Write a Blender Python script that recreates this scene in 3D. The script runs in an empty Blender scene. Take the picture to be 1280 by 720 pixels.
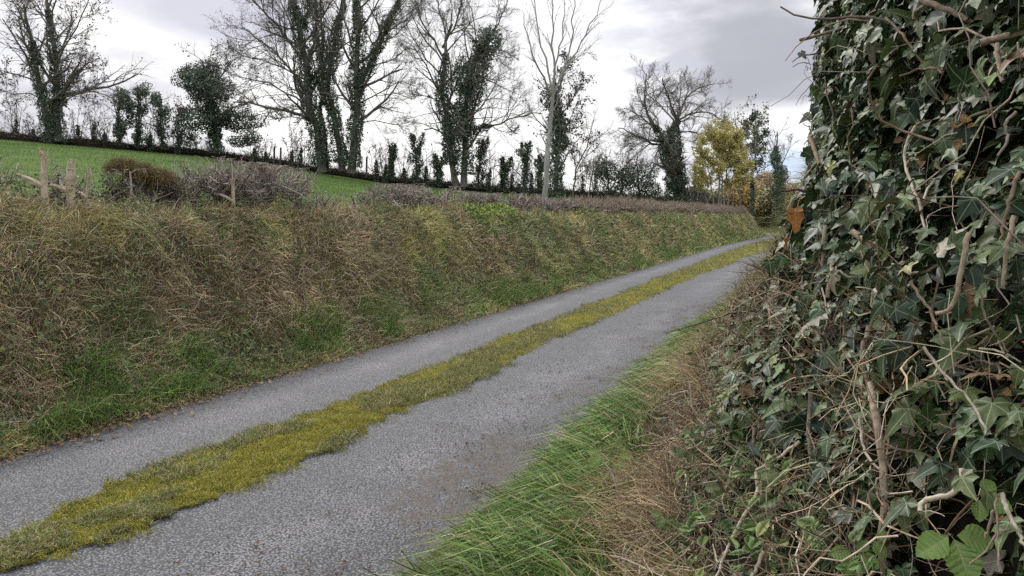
import bpy, math, random
import numpy as np
from mathutils import Vector, Euler
random.seed(7); RNG = np.random.default_rng(11)
sc = bpy.context.scene; COL = sc.collection
R = math.radians
# ---------------------------------------------------------------- camera, sky, sun, exposure
FPX = 967.0; HORY = 268.0; CAMH = 1.5
PITCH = math.atan((360 - HORY) / FPX)
cd = bpy.data.cameras.new('camera'); cam = bpy.data.objects.new('camera', cd); COL.objects.link(cam)
cam.location = (0, 0, CAMH); cam.rotation_euler = (R(90) - PITCH, 0, 0)
cd.sensor_width = 36; cd.lens = 36 * FPX / 1280; cd.clip_start = .05; cd.clip_end = 4000
sc.camera = cam
SUN_EL, SUN_AZ = R(38), R(-25)          # azimuth measured from +Y towards +X: ahead and left, behind thin cloud
W = bpy.data.worlds.new('World'); sc.world = W; W.use_nodes = True
nt = W.node_tree; N = nt.nodes; L = nt.links; N.clear()
out = N.new('ShaderNodeOutputWorld'); bg = N.new('ShaderNodeBackground'); bg.inputs[1].default_value = .1
L.new(bg.outputs[0], out.inputs[0])
sky = N.new('ShaderNodeTexSky'); sky.sky_type = 'NISHITA'; sky.sun_disc = False
sky.sun_elevation = SUN_EL; sky.sun_rotation = SUN_AZ; sky.air_density = 1; sky.dust_density = 2
tc = N.new('ShaderNodeTexCoord')
mp = N.new('ShaderNodeMapping'); mp.inputs['Scale'].default_value = (1, 1, 3.2); L.new(tc.outputs['Generated'], mp.inputs[0])
def wnoise(scale, loc, detail=5, rough=.5):
    m = N.new('ShaderNodeMapping'); m.inputs['Location'].default_value = loc; L.new(mp.outputs[0], m.inputs[0])
    n = N.new('ShaderNodeTexNoise'); n.inputs['Scale'].default_value = scale; n.inputs['Detail'].default_value = detail
    n.inputs['Roughness'].default_value = rough; L.new(m.outputs[0], n.inputs[0]); return n
def wramp(src, stops):
    r = N.new('ShaderNodeValToRGB'); cr = r.color_ramp
    cr.elements[0].position, cr.elements[0].color = stops[0][0], (*stops[0][1], 1)
    cr.elements[1].position, cr.elements[1].color = stops[-1][0], (*stops[-1][1], 1)
    for p, c in stops[1:-1]: e = cr.elements.new(p); e.color = (*c, 1)
    L.new(src, r.inputs[0]); return r
def wmath(op, a, b=None, clamp=False):
    m = N.new('ShaderNodeMath'); m.operation = op; m.use_clamp = clamp
    for i, v in enumerate((a, b)):
        if v is None: continue
        if isinstance(v, (int, float)): m.inputs[i].default_value = v
        else: L.new(v, m.inputs[i])
    return m.outputs[0]
def pdir(px, py):
    v = Vector(((px - 640) / FPX, 1, (360 - py) / FPX)); v.rotate(Euler((-PITCH, 0, 0)))
    return v.normalized()
def blob(px, py, r_in, r_out):             # 1 inside a cloud mass that sits in this direction of the sky
    d = pdir(px, py)
    wn = wnoise(5, (px * .01, 1, 0), 4)
    add = N.new('ShaderNodeVectorMath'); add.operation = 'MULTIPLY_ADD'
    L.new(wn.outputs['Color'], add.inputs[0]); add.inputs[1].default_value = (.20, .20, .12); L.new(tc.outputs['Generated'], add.inputs[2])
    sub = N.new('ShaderNodeVectorMath'); sub.operation = 'SUBTRACT'; L.new(add.outputs[0], sub.inputs[0]); sub.inputs[1].default_value = (d[0] + .10, d[1] + .10, d[2] + .06)
    sq = N.new('ShaderNodeVectorMath'); sq.operation = 'MULTIPLY'; L.new(sub.outputs[0], sq.inputs[0]); sq.inputs[1].default_value = (1, 1, 2.0)
    ln = N.new('ShaderNodeVectorMath'); ln.operation = 'LENGTH'; L.new(sq.outputs[0], ln.inputs[0])
    mr = N.new('ShaderNodeMapRange'); mr.interpolation_type = 'SMOOTHSTEP'
    mr.inputs['From Min'].default_value = r_out; mr.inputs['From Max'].default_value = r_in; L.new(ln.outputs['Value'], mr.inputs[0])
    return mr.outputs[0]
n1 = wnoise(4.2, (3.1, 1.7, .4), 8, .60)
cl = wramp(n1.outputs['Fac'], [(.36, (.50, .50, .57)), (.46, (.70, .70, .76)), (.54, (.90, .90, .92)), (.62, (1.05, 1.05, 1.04))])
def wmix(fac, a, b):
    m = N.new('ShaderNodeMix'); m.data_type = 'RGBA'
    if isinstance(fac, (int, float)): m.inputs[0].default_value = fac
    else: L.new(fac, m.inputs[0])
    for i, v in ((6, a), (7, b)):
        if isinstance(v, tuple): m.inputs[i].default_value = (*v, 1)
        else: L.new(v, m.inputs[i])
    return m.outputs[2]
c = cl.outputs[0]
c = wmix(wmath('MULTIPLY', blob(520, 130, .10, .42), .82), c, (1.08, 1.08, 1.07))
c = wmix(wmath('MULTIPLY', blob(255, 5, .06, .14), .95), c, (.60, .60, .70))
c = wmix(wmath('MULTIPLY', blob(10, 40, .04, .09), .6), c, (.72, .72, .82))
c = wmix(wmath('MULTIPLY', blob(965, 62, .07, .18), .95), c, (.43, .435, .49))
c = wmix(wmath('MULTIPLY', blob(835, 88, .035, .05), .8), c, (.58, .58, .67))
c = wmix(wmath('MULTIPLY', blob(975, 205, .02, .09), .8), c, (.60, .74, .95))
sep = N.new('ShaderNodeSeparateXYZ'); L.new(tc.outputs['Generated'], sep.inputs[0])
gain = wmath('ADD', wmath('MULTIPLY', wmath('MAXIMUM', wmath('SUBTRACT', sep.outputs[2], .3), 0), 2.5), .95)   # overcast: brightest overhead
sc1 = N.new('ShaderNodeVectorMath'); sc1.operation = 'SCALE'; L.new(c, sc1.inputs[0]); L.new(wmath('MULTIPLY', gain, 10.0), sc1.inputs['Scale'])
gap = wramp(wnoise(1.9, (0, 4, 2), 4).outputs['Fac'], [(.55, (.95, .95, .95)), (.75, (.7, .7, .7))])
fin = wmix(gap.outputs[0], sky.outputs[0], sc1.outputs[0])
L.new(fin, bg.inputs[0])
sl = bpy.data.lights.new('sun', 'SUN'); sl.energy = 1.9; sl.angle = R(14); sl.color = (1, .95, .87)
sun = bpy.data.objects.new('sun', sl); COL.objects.link(sun)
sd = Vector((math.sin(SUN_AZ) * math.cos(SUN_EL), math.cos(SUN_AZ) * math.cos(SUN_EL), math.sin(SUN_EL)))
sun.rotation_euler = sd.to_track_quat('Z', 'Y').to_euler(); sun.location = sd * 50
vs = sc.view_settings; vs.view_transform = 'Standard'; vs.look = 'None'; vs.exposure = 0.25; vs.gamma = 1
sc.cycles.max_bounces = 5; sc.cycles.diffuse_bounces = 3; sc.cycles.glossy_bounces = 2; sc.cycles.transmission_bounces = 2; sc.cycles.transparent_max_bounces = 4
sc.cycles.use_denoising = False

# ---------------------------------------------------------------- helpers
def unproj(px, py, depth):
    """world point seen at a pixel of the 1280x720 photograph, at this distance ahead (world Y)"""
    d = pdir(px, py); k = depth / d[1]
    return np.array((d[0] * k, depth, CAMH + d[2] * k))
def proj(P):
    P = np.asarray(P, float).reshape(-1, 3); x, y, z = P[:, 0], P[:, 1], P[:, 2] - CAMH
    c_, s_ = math.cos(PITCH), math.sin(PITCH)
    dep = y * c_ - z * s_; up = y * s_ + z * c_
    return 640 + FPX * x / dep, 360 - FPX * up / dep, dep
def _h(ix, iy, iz, seed):
    h = (ix * 374761393 + iy * 668265263 + iz * 1274126177 + seed * 974634777) & 0xffffffff
    h = ((h ^ (h >> 13)) * 1103515245) & 0xffffffff
    h = ((h ^ (h >> 16)) * 668265263) & 0xffffffff
    return ((h ^ (h >> 15)) & 0xffff) / 65535.0
def vn(x, y, z=0., seed=0):
    x = np.asarray(x, float); y = np.asarray(y, float) + x * 0; z = np.asarray(z, float) + x * 0
    ix, iy, iz = np.floor(x).astype(np.int64), np.floor(y).astype(np.int64), np.floor(z).astype(np.int64)
    fx, fy, fz = x - ix, y - iy, z - iz
    fx, fy, fz = [f * f * (3 - 2 * f) for f in (fx, fy, fz)]
    r = 0
    for a in (0, 1):
        for b in (0, 1):
            for c_ in (0, 1):
                r = r + _h(ix + a, iy + b, iz + c_, seed) * (fx if a else 1 - fx) * (fy if b else 1 - fy) * (fz if c_ else 1 - fz)
    return r
def fbm(x, y, z=0., seed=0, o=4):
    r = 0; a = .5; s = 0
    for i in range(o):
        k = 2.03 ** i
        r = r + a * vn(np.asarray(x) * k, np.asarray(y) * k, np.asarray(z) * k, seed + i); s += a; a *= .5
    return r / s
def norm(v): return v / np.maximum(np.linalg.norm(v, axis=-1, keepdims=True), 1e-9)
def mesh_np(name, V, F, mat, parent=None, col=None, vein=None, smooth=False, loc=None):
    V = np.asarray(V, np.float32).reshape(-1, 3); F = np.asarray(F, np.int32); k = F.shape[1]
    if loc is not None: V = V - np.asarray(loc, np.float32)
    me = bpy.data.meshes.new(name)
    me.vertices.add(len(V)); me.vertices.foreach_set('co', V.ravel())
    me.loops.add(F.size); me.loops.foreach_set('vertex_index', F.ravel())
    me.polygons.add(len(F)); me.polygons.foreach_set('loop_start', np.arange(0, F.size, k, dtype=np.int32))
    me.polygons.foreach_set('loop_total', np.full(len(F), k, np.int32))
    me.polygons.foreach_set('use_smooth', np.full(len(F), smooth, bool))
    if col is not None:
        a = me.color_attributes.new('tint', 'FLOAT_COLOR', 'POINT'); c4 = np.ones((len(V), 4), np.float32)
        c4[:, :3] = np.asarray(col).reshape(-1, 3)
        if vein is not None: c4[:, 3] = vein
        a.data.foreach_set('color', c4.ravel())
    me.update(calc_edges=True)
    me.materials.append(mat)
    o = bpy.data.objects.new(name, me); COL.objects.link(o)
    if loc is not None: o.location = loc
    if parent is not None:
        o.parent = parent; o.location = (0, 0, 0)
    return o
def tag(o, label, cat, group=None, kind=None):
    if label: o['label'] = label
    if cat: o['category'] = cat
    if group: o['group'] = group
    if kind: o['kind'] = kind
    return o
def empty(name, loc, label, cat, group=None):
    o = bpy.data.objects.new(name, None); o.empty_display_size = .2; COL.objects.link(o); o.location = [float(q) for q in loc]
    return tag(o, label, cat, group)
def child(name, V, F, mat, root, **k):
    """a part: its vertices are given in world space, stored relative to the thing's base"""
    V = np.asarray(V, np.float32).reshape(-1, 3) - np.array(root.location, np.float32)
    return mesh_np(name, V, F, mat, root, **k)

# ---- materials
def mat_new(name):
    m = bpy.data.materials.new(name); m.use_nodes = True; t = m.node_tree; b = t.nodes['Principled BSDF']
    return m, t, b
def tinted(name, rough=.75, spec=.25, var=.25, scale=30., sub=0., vein=None, bump=0.):
    """colour from the per-leaf / per-blade tint, broken up by object-space noise"""
    m, t, b = mat_new(name); n_ = t.nodes; l_ = t.links
    a = n_.new('ShaderNodeAttribute'); a.attribute_name = 'tint'
    tc_ = n_.new('ShaderNodeTexCoord'); no = n_.new('ShaderNodeTexNoise'); no.inputs['Scale'].default_value = scale; no.inputs['Detail'].default_value = 3
    l_.new(tc_.outputs['Object'], no.inputs[0])
    mr = n_.new('ShaderNodeMapRange'); mr.inputs['From Min'].default_value = .3; mr.inputs['From Max'].default_value = .7
    mr.inputs['To Min'].default_value = 1 - var; mr.inputs['To Max'].default_value = 1 + var; l_.new(no.outputs['Fac'], mr.inputs[0])
    vm = n_.new('ShaderNodeVectorMath'); vm.operation = 'SCALE'; l_.new(a.outputs['Color'], vm.inputs[0]); l_.new(mr.outputs[0], vm.inputs['Scale'])
    src = vm.outputs[0]
    if vein:
        mv = n_.new('ShaderNodeMapRange'); mv.interpolation_type = 'SMOOTHSTEP'; mv.inputs['From Min'].default_value = vein[1]; mv.inputs['From Max'].default_value = 1.0
        mv.inputs['To Max'].default_value = vein[2]
        l_.new(a.outputs['Alpha'], mv.inputs[0])
        mx = n_.new('ShaderNodeMix'); mx.data_type = 'RGBA'; l_.new(mv.outputs[0], mx.inputs[0]); l_.new(src, mx.inputs[6]); mx.inputs[7].default_value = (*vein[0], 1)
        src = mx.outputs[2]
    l_.new(src, b.inputs['Base Color'])
    b.inputs['Roughness'].default_value = rough; b.inputs['Specular IOR Level'].default_value = spec
    if sub:
        tr = n_.new('ShaderNodeBsdfTranslucent'); l_.new(src, tr.inputs[0]); ms = n_.new('ShaderNodeMixShader'); ms.inputs[0].default_value = sub
        l_.new(b.outputs[0], ms.inputs[1]); l_.new(tr.outputs[0], ms.inputs[2]); l_.new(ms.outputs[0], n_['Material Output'].inputs[0])
    if bump:
        bp = n_.new('ShaderNodeBump'); bp.inputs['Strength'].default_value = bump; bp.inputs['Distance'].default_value = .003
        l_.new(no.outputs['Fac'], bp.inputs['Height']); l_.new(bp.outputs[0], b.inputs['Normal'])
    return m
def noisy(name, cols, scale, rough=.9, bump=.4, dist=.02, detail=8, scale2=None, spec=.2):
    m, t, b = mat_new(name); n_ = t.nodes; l_ = t.links
    tc_ = n_.new('ShaderNodeTexCoord'); no = n_.new('ShaderNodeTexNoise'); no.inputs['Scale'].default_value = scale; no.inputs['Detail'].default_value = detail
    no.inputs['Roughness'].default_value = .65
    l_.new(tc_.outputs['Object'], no.inputs[0]); r = n_.new('ShaderNodeValToRGB'); cr = r.color_ramp
    k = len(cols); cr.elements[0].position = .3; cr.elements[0].color = (*cols[0], 1); cr.elements[1].position = .7; cr.elements[1].color = (*cols[-1], 1)
    for i in range(1, k - 1): e = cr.elements.new(.3 + .4 * i / (k - 1)); e.color = (*cols[i], 1)
    l_.new(no.outputs['Fac'], r.inputs[0]); l_.new(r.outputs[0], b.inputs['Base Color'])
    n2 = n_.new('ShaderNodeTexNoise'); n2.inputs['Scale'].default_value = scale2 or scale * 6; n2.inputs['Detail'].default_value = 5; l_.new(tc_.outputs['Object'], n2.inputs[0])
    bp = n_.new('ShaderNodeBump'); bp.inputs['Strength'].default_value = bump; bp.inputs['Distance'].default_value = dist
    l_.new(n2.outputs['Fac'], bp.inputs['Height']); l_.new(bp.outputs[0], b.inputs['Normal'])
    b.inputs['Roughness'].default_value = rough; b.inputs['Specular IOR Level'].default_value = spec
    return m
M = {}
M['blade'] = tinted('grass_blades', .6, .3, .2, 25, .15)
M['moss'] = tinted('moss', .9, .1, .3, 60, .1)
M['ivy'] = tinted('ivy_leaf', .48, .27, .28, 90, .06, ((.30, .36, .22), .87, .7), .25)
M['bramble'] = tinted('bramble_leaf', .5, .35, .22, 80, .2, ((.22, .27, .10), .91, .6), .4)
M['leaf_far'] = tinted('distant_ivy_leaf', .5, .35, .3, 1.5, .05)
M['leaf_yellow'] = tinted('autumn_leaf', .6, .25, .25, 1.5, .35)
M['deadleaf'] = tinted('dead_leaf', .7, .2, .35, 120, .25, ((.42, .24, .10), .85, .6), .5)
M['stem'] = tinted('ivy_stem', .85, .15, .35, 70, 0, None, .6)
M['bark'] = noisy('bark', [(.055, .050, .043), (.12, .11, .095), (.18, .17, .15)], 3, .95, .6, .03)
M['twig'] = noisy('twig_bark', [(.11, .098, .088), (.17, .155, .14)], 5, .9, .2)
M['palebark'] = noisy('pale_bark', [(.17, .17, .15), (.29, .285, .26), (.21, .225, .18)], 9, .85, .3, .01)
M['silverbark'] = noisy('silver_bark', [(.16, .155, .14), (.26, .25, .23)], 5, .85, .3, .01)
M['earth'] = noisy('bank_earth', [(.022, .018, .012), (.05, .042, .022), (.075, .062, .03)], 2.2, .95, .8, .05)
M['core_shade'] = noisy('hedge_core_shade', [(.010, .009, .006), (.032, .025, .016)], 6, 1, .8, .03)  # near-black hedge body: the shade behind the leaves is put into its colour
M['field'] = noisy('field_turf', [(.036, .076, .014), (.064, .110, .022), (.105, .140, .036)], .55, .95, .9, .06, 10, 14, .05)
M['ground'] = noisy('ground', [(.05, .06, .025), (.09, .10, .04)], .8, .95, .8, .05)
M['mossmat'] = noisy('moss_carpet', [(.09, .09, .025), (.16, .145, .025), (.23, .20, .03)], 7, .95, .9, .012, 8, 150)
M['cut'] = noisy('cut_wood', [(.20, .16, .11), (.44, .37, .26), (.58, .51, .39)], 14, .85, .8, .015)
M['post'] = noisy('post_wood', [(.06, .05, .04), (.12, .10, .08)], 9, .9, .3)

def asphalt():
    m, t, b = mat_new('chipped_asphalt'); n_ = t.nodes; l_ = t.links
    tc_ = n_.new('ShaderNodeTexCoord')
    at = n_.new('ShaderNodeAttribute'); at.attribute_name = 'tint'      # r = wear of the wheel track, g = dirt along the edges
    sp = n_.new('ShaderNodeSeparateColor'); l_.new(at.outputs['Color'], sp.inputs[0])
    vo = n_.new('ShaderNodeTexVoronoi'); vo.inputs['Scale'].default_value = 88; vo.inputs['Randomness'].default_value = 1; l_.new(tc_.outputs['Object'], vo.inputs[0])
    st = n_.new('ShaderNodeSeparateColor'); l_.new(vo.outputs['Color'], st.inputs[0])
    big = n_.new('ShaderNodeTexNoise'); big.inputs['Scale'].default_value = 1.1; big.inputs['Detail'].default_value = 9; big.inputs['Roughness'].default_value = .68; l_.new(tc_.outputs['Object'], big.inputs[0])
    def mix(f, a, b_, blend='MIX'):
        x = n_.new('ShaderNodeMix'); x.data_type = 'RGBA'; x.blend_type = blend
        if isinstance(f, float): x.inputs[0].default_value = f
        else: l_.new(f, x.inputs[0])
        for i, q in ((6, a), (7, b_)):
            if isinstance(q, tuple): x.inputs[i].default_value = (*q, 1)
            else: l_.new(q, x.inputs[i])
        return x.outputs[2]
    def mrng(s, a, b_, c_=0., d=1.):
        x = n_.new('ShaderNodeMapRange'); x.inputs[1].default_value = a; x.inputs[2].default_value = b_; x.inputs[3].default_value = c_; x.inputs[4].default_value = d; l_.new(s, x.inputs[0]); return x.outputs[0]
    stone = mix(st.outputs[0], (.032, .032, .035), (.31, .31, .33))
    binder = mix(mrng(big.outputs['Fac'], .35, .65), (.125, .123, .132), (.27, .265, .285))
    track = mix(sp.outputs[0], (.050, .052, .057), binder)
    base = mix(mrng(sp.outputs[0], 0, 1, .66, .26), track, stone)
    gaps = mrng(vo.outputs['Distance'], .34, .62)
    base = mix(gaps, base, (.035, .035, .038))
    dn = n_.new('ShaderNodeTexNoise'); dn.inputs['Scale'].default_value = 7; dn.inputs['Detail'].default_value = 8; dn.inputs['Roughness'].default_value = .75; l_.new(tc_.outputs['Object'], dn.inputs[0])
    ml = n_.new('ShaderNodeMath'); ml.operation = 'ADD'; l_.new(dn.outputs['Fac'], ml.inputs[0]); l_.new(sp.outputs[1], ml.inputs[1])
    dirt = mrng(ml.outputs[0], .94, 1.06)
    base = mix(dirt, base, mix(st.outputs[1], (.035, .031, .027), (.11, .095, .082)))
    l_.new(base, b.inputs['Base Color']); b.inputs['Roughness'].default_value = .72; b.inputs['Specular IOR Level'].default_value = .35
    mu = n_.new('ShaderNodeMath'); mu.operation = 'MULTIPLY_ADD'; l_.new(vo.outputs['Distance'], mu.inputs[0]); mu.inputs[1].default_value = -1.2; l_.new(dn.outputs['Fac'], mu.inputs[2])
    bp = n_.new('ShaderNodeBump'); bp.inputs['Strength'].default_value = .8; bp.inputs['Distance'].default_value = .006
    l_.new(mu.outputs[0], bp.inputs['Height']); l_.new(bp.outputs[0], b.inputs['Normal'])
    return m
M['asphalt'] = asphalt()

# ---- vectorised shapes
def tubes(P, Rd, sides=5, col=None):
    """P (M,K,3) polylines, Rd (M,K) radii -> verts, quads"""
    P = np.asarray(P, float); Rd = np.asarray(Rd, float); m, k, _ = P.shape
    T = np.empty_like(P); T[:, 1:-1] = P[:, 2:] - P[:, :-2]; T[:, 0] = P[:, 1] - P[:, 0]; T[:, -1] = P[:, -1] - P[:, -2]; T = norm(T)
    ref = np.zeros((m, 1, 3)); ax = np.argmin(np.abs(T.mean(1)), axis=1); ref[np.arange(m), 0, ax] = 1
    A = norm(np.cross(T, np.broadcast_to(ref, T.shape))); B = np.cross(T, A)
    an = np.arange(sides) * 2 * math.pi / sides
    V = P[:, :, None] + Rd[:, :, None, None] * (A[:, :, None] * np.cos(an)[:, None] + B[:, :, None] * np.sin(an)[:, None])
    idx = np.arange(m * k * sides).reshape(m, k, sides)
    F = np.stack([idx[:, :-1], np.roll(idx[:, :-1], -1, 2), np.roll(idx[:, 1:], -1, 2), idx[:, 1:]], -1).reshape(-1, 4)
    C = None if col is None else np.repeat(np.asarray(col)[:, None], k * sides, 1).reshape(-1, 3)
    return V.reshape(-1, 3), F, C
def joinm(parts):
    V, F, C, o = [], [], [], 0
    for v, f, c_ in parts:
        V.append(v); F.append(f + o); o += len(v)
        if c_ is not None: C.append(c_)
    return np.concatenate(V), np.concatenate(F), (np.concatenate(C) if C else None)
def blades(P, D, L_, W_, bend, col, droop=1.):
    """grass blades: root P, direction D, length, width; bends over towards `bend` (M,3)"""
    m = len(P); D = norm(D); side = norm(np.cross(D, RNG.normal(size=(m, 3)))) * (W_[:, None] * .5)
    u1, u2 = .45, .8
    q1 = P + D * (L_ * u1)[:, None] + bend * (L_ * .14)[:, None]
    q2 = P + D * (L_ * u2)[:, None] + bend * (L_ * .42)[:, None]
    q3 = P + D * (L_ * .95)[:, None] + bend * (L_ * .85)[:, None]; q3[:, 2] -= L_ * .15 * droop
    V = np.stack([P - side, P + side, q1 - side * .9, q1 + side * .9, q2 - side * .55, q2 + side * .55, q3], 1)
    b = (np.arange(m) * 7)[:, None]
    F = np.concatenate([b + np.array([[0, 1, 3]]), b + np.array([[0, 3, 2]]), b + np.array([[2, 3, 5]]), b + np.array([[2, 5, 4]]), b + np.array([[4, 5, 6]])])
    return V.reshape(-1, 3), F, np.repeat(col, 7, 0)
def scatter(tv, tf, vein, P, X, Y, Z, S, col):
    """copies of a leaf template (tv in leaf axes X side, Y tip, Z normal)"""
    m, n_ = len(P), len(tv)
    V = P[:, None] + S[:, None, None] * (tv[None, :, 0:1] * X[:, None] + tv[None, :, 1:2] * Y[:, None] + tv[None, :, 2:3] * Z[:, None])
    F = (tf[None] + (np.arange(m) * n_)[:, None, None]).reshape(-1, tf.shape[1])
    return V.reshape(-1, 3), F, np.repeat(col, n_, 0), np.tile(vein, m)
def frame(nrm, tip):
    Z = norm(nrm); Y = norm(tip - (tip * Z).sum(1, keepdims=True) * Z); X = np.cross(Y, Z); return X, Y, Z
def pal(cols, weights, m, jit=.18):
    c_ = np.array(cols)[RNG.choice(len(cols), m, p=np.array(weights) / sum(weights))]
    return c_ * (1 + RNG.normal(size=(m, 1)) * jit).clip(.5, 1.7) * (1 + RNG.normal(size=(m, 3)) * .05)
# ivy leaf: five pointed lobes, ribs run to the tips (vein = 1), sinuses are vein = 0
def ivy_template(long=1.0, lobes=1.0):
    V = [(0, 0, 0, 1)]; F = []
    tips = [(-.42, -.10), (-.52 * lobes, .30), (0, .98 * long), (.52 * lobes, .30), (.42, -.10)]
    shoulder = [((-.20, -.22), (-.40, .08)), ((-.42, .10), (-.36, .36)), ((-.20, .62), (.20, .62)), ((.36, .36), (.42, .10)), ((.40, .08), (.20, -.22))]
    sinus = [(-.34, .08), (-.24, .42), (.24, .42), (.34, .08)]
    def add(x, y, z, v): V.append((x, y, z, v)); return len(V) - 1
    prev = add(-.06, -.16, .03, 0)
    for i, (tx, ty) in enumerate(tips):
        mid = add(tx * .55, ty * .55, -.012, 1); tip = add(tx, ty, -.07 - .04 * (i == 2), 1)
        w = [np.array(q) for q in shoulder[i]]
        a = add(*(w[0]), .025, 0) if i not in (0, 4) or i == 0 else add(*(w[0]), .02, 0)
        b_ = add(*(w[1]), .025, 0)
        F += [(0, prev, a), (0, a, mid), (a, tip, mid), (mid, tip, b_), (0, mid, b_)]
        if i < 4:
            s_ = add(*sinus[i], .035, 0); F += [(0, b_, s_)]; prev = s_
        else:
            s_ = add(.06, -.16, .03, 0); F += [(0, b_, s_)]
    V = np.array(V, float); return V[:, :3], np.array(F), V[:, 3]
IVY = [ivy_template(), ivy_template(1.18, .80), ivy_template(.88, 1.15), ivy_template(1.05, .95)]
for k_ in range(4):                          # every shape curls its own way
    v_ = IVY[k_][0]; v_[:, 2] += (.10, -.05, .03, .14)[k_] * v_[:, 0] * (1 if k_ % 2 else -1) + (-.10, .06, -.16, .02)[k_] * v_[:, 1] ** 2; v_[1:] += RNG.normal(size=v_[1:].shape) * .012
def oval_template(n_=5, w=.36, fold=.06, serr=.03):
    V = []; F = []
    ys = np.linspace(0, 1, n_ + 1)
    for i, y in enumerate(ys): V.append((0, y, -.10 * y * y, 1))
    def wid(y): return w * (2.55 * y ** .52 * (1 - y) ** .92 if 0 < y < 1 else 0)
    for sgn in (-1, 1):
        base = len(V)
        for i, y in enumerate(ys): V.append((sgn * (wid(y) + (0 if i % 2 else serr) * (0 < i < n_)), y + .01 + .13 * (1 - y) * (0 < i < n_), (fold + (.018 if i % 2 else -.012)) * (wid(y) / w) - .10 * y * y, 0 if i % 2 else .97))
        for i in range(n_):
            F += [(i, i + 1, base + i + 1), (i, base + i + 1, base + i)]
    V = np.array(V, float); return V[:, :3], np.array(F), V[:, 3]
OVAL = oval_template(8)
DIA = (np.array([(0, 0, 0), (-.42, .45, .06), (.42, .45, .06), (0, 1, -.08)], float), np.array([(0, 2, 1), (1, 2, 3)]), np.zeros(4))

# ---------------------------------------------------------------- road frame
TH = math.atan(390 / FPX); dv = np.array((math.sin(TH), math.cos(TH))); nv = np.array((math.cos(TH), -math.sin(TH)))
SC = -3.15; HW = 1.55; LB = 58.0; RC = 13.0                    # road centre line, half width, start and radius of the bend to the left
def road_xy(l, u):
    """l metres along the lane, u metres right of its centre line"""
    l = np.asarray(l, float); u = np.asarray(u, float) + l * 0
    a = np.clip((l - LB) / RC, 0, R(95)); ex = np.maximum(l - LB - RC * R(95), 0)
    t = np.minimum(l, LB) + RC * np.sin(a) + ex * np.cos(a); s = SC + .8 * (lambda q: q * q * (3 - 2 * q))(np.clip((l - 36) / 20, 0, 1)) - RC * (1 - np.cos(a)) - ex * np.sin(a)
    t = t + u * np.sin(a); s = s + u * np.cos(a)
    return t[..., None] * dv + s[..., None] * nv
def ts(t, s): return np.asarray(t, float)[..., None] * dv + np.asarray(s, float)[..., None] * nv
def grid(name, ls, us, zf, mat, loc=None, col=None, smooth=True):
    Lg, U = np.meshgrid(ls, us, indexing='ij'); XY = road_xy(Lg, U); Z = zf(Lg, U)
    V = np.concatenate([XY, Z[..., None]], -1); a, b_ = Lg.shape; idx = np.arange(a * b_).reshape(a, b_)
    F = np.stack([idx[:-1, :-1], idx[:-1, 1:], idx[1:, 1:], idx[1:, :-1]], -1).reshape(-1, 4)
    return mesh_np(name, V, F, mat, smooth=smooth, col=None if col is None else col(Lg, U))
# ground sheet to the horizon
g = 1500; gx = np.array([-g, -300, -120, -60, -20, 0, 20, 40, 80, 150, 400, g]); gy = np.array([-400, -60, -20, 0, 20, 40, 60, 80, 110, 200, 500, 2500])
GX, GY = np.meshgrid(gx, gy, indexing='ij'); idx = np.arange(GX.size).reshape(GX.shape)
F = np.stack([idx[:-1, :-1], idx[1:, :-1], idx[1:, 1:], idx[:-1, 1:]], -1).reshape(-1, 4)
tag(mesh_np('ground', np.stack([GX, GY, GX * 0 - .06], -1), F, M['ground']), 'rough green and brown ground beyond the lane', None, kind='structure')
# lane
def lane_edge(l, sgn): return sgn * (HW + .10 * (fbm(l * .9, sgn * 7.3, 0, 5) - .5) * 2 + .03 * (vn(l * 6, sgn * 3, 0, 9) - .5))
ls = np.concatenate([np.arange(-8, 14, .08), np.arange(14, 60, .3), np.arange(60, 120, 1.)])
def road_col(Lg, U):
    wear = np.exp(-((U - 0.92) / .36) ** 2) + np.exp(-((U + 1.00) / .30) ** 2) ; wear = np.clip(wear * (.35 + 1.3 * fbm(Lg * 1.1, U * 3.5, 0, 3)), 0, 1)
    dirt = np.clip((np.abs(U) - 1.28) / .25, 0, 1) * .55 + .34 * np.exp(-((U - 1.22) / .22) ** 2) * (fbm(Lg * 1.1, U, 0, 8) > .48) + .33 * np.exp(-((U - 1.0) / .38) ** 2) * np.exp(-((Lg - 4.6) / 2.4) ** 2) * (.55 + .9 * fbm(Lg * 2, U * 3, 0, 6))
    dirt += .38 * np.exp(-((U - .35) / .10) ** 2) + .38 * np.exp(-((U + .5) / .10) ** 2)
    return np.stack([wear, dirt, U * 0], -1)
road = grid('road', ls, np.linspace(-1.75, 1.75, 36), lambda l, u: .004 + .035 * np.cos(u * 1.0) * (np.abs(u) < 1.7) - .02 + .004 * fbm(l * 2, u * 3, 0, 2), M['asphalt'], col=road_col)
tag(road, 'narrow grey chipped asphalt lane with a mossy middle', None, kind='structure')
def road_z(l, u): return .004 + .035 * np.cos(u) - .02
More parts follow.
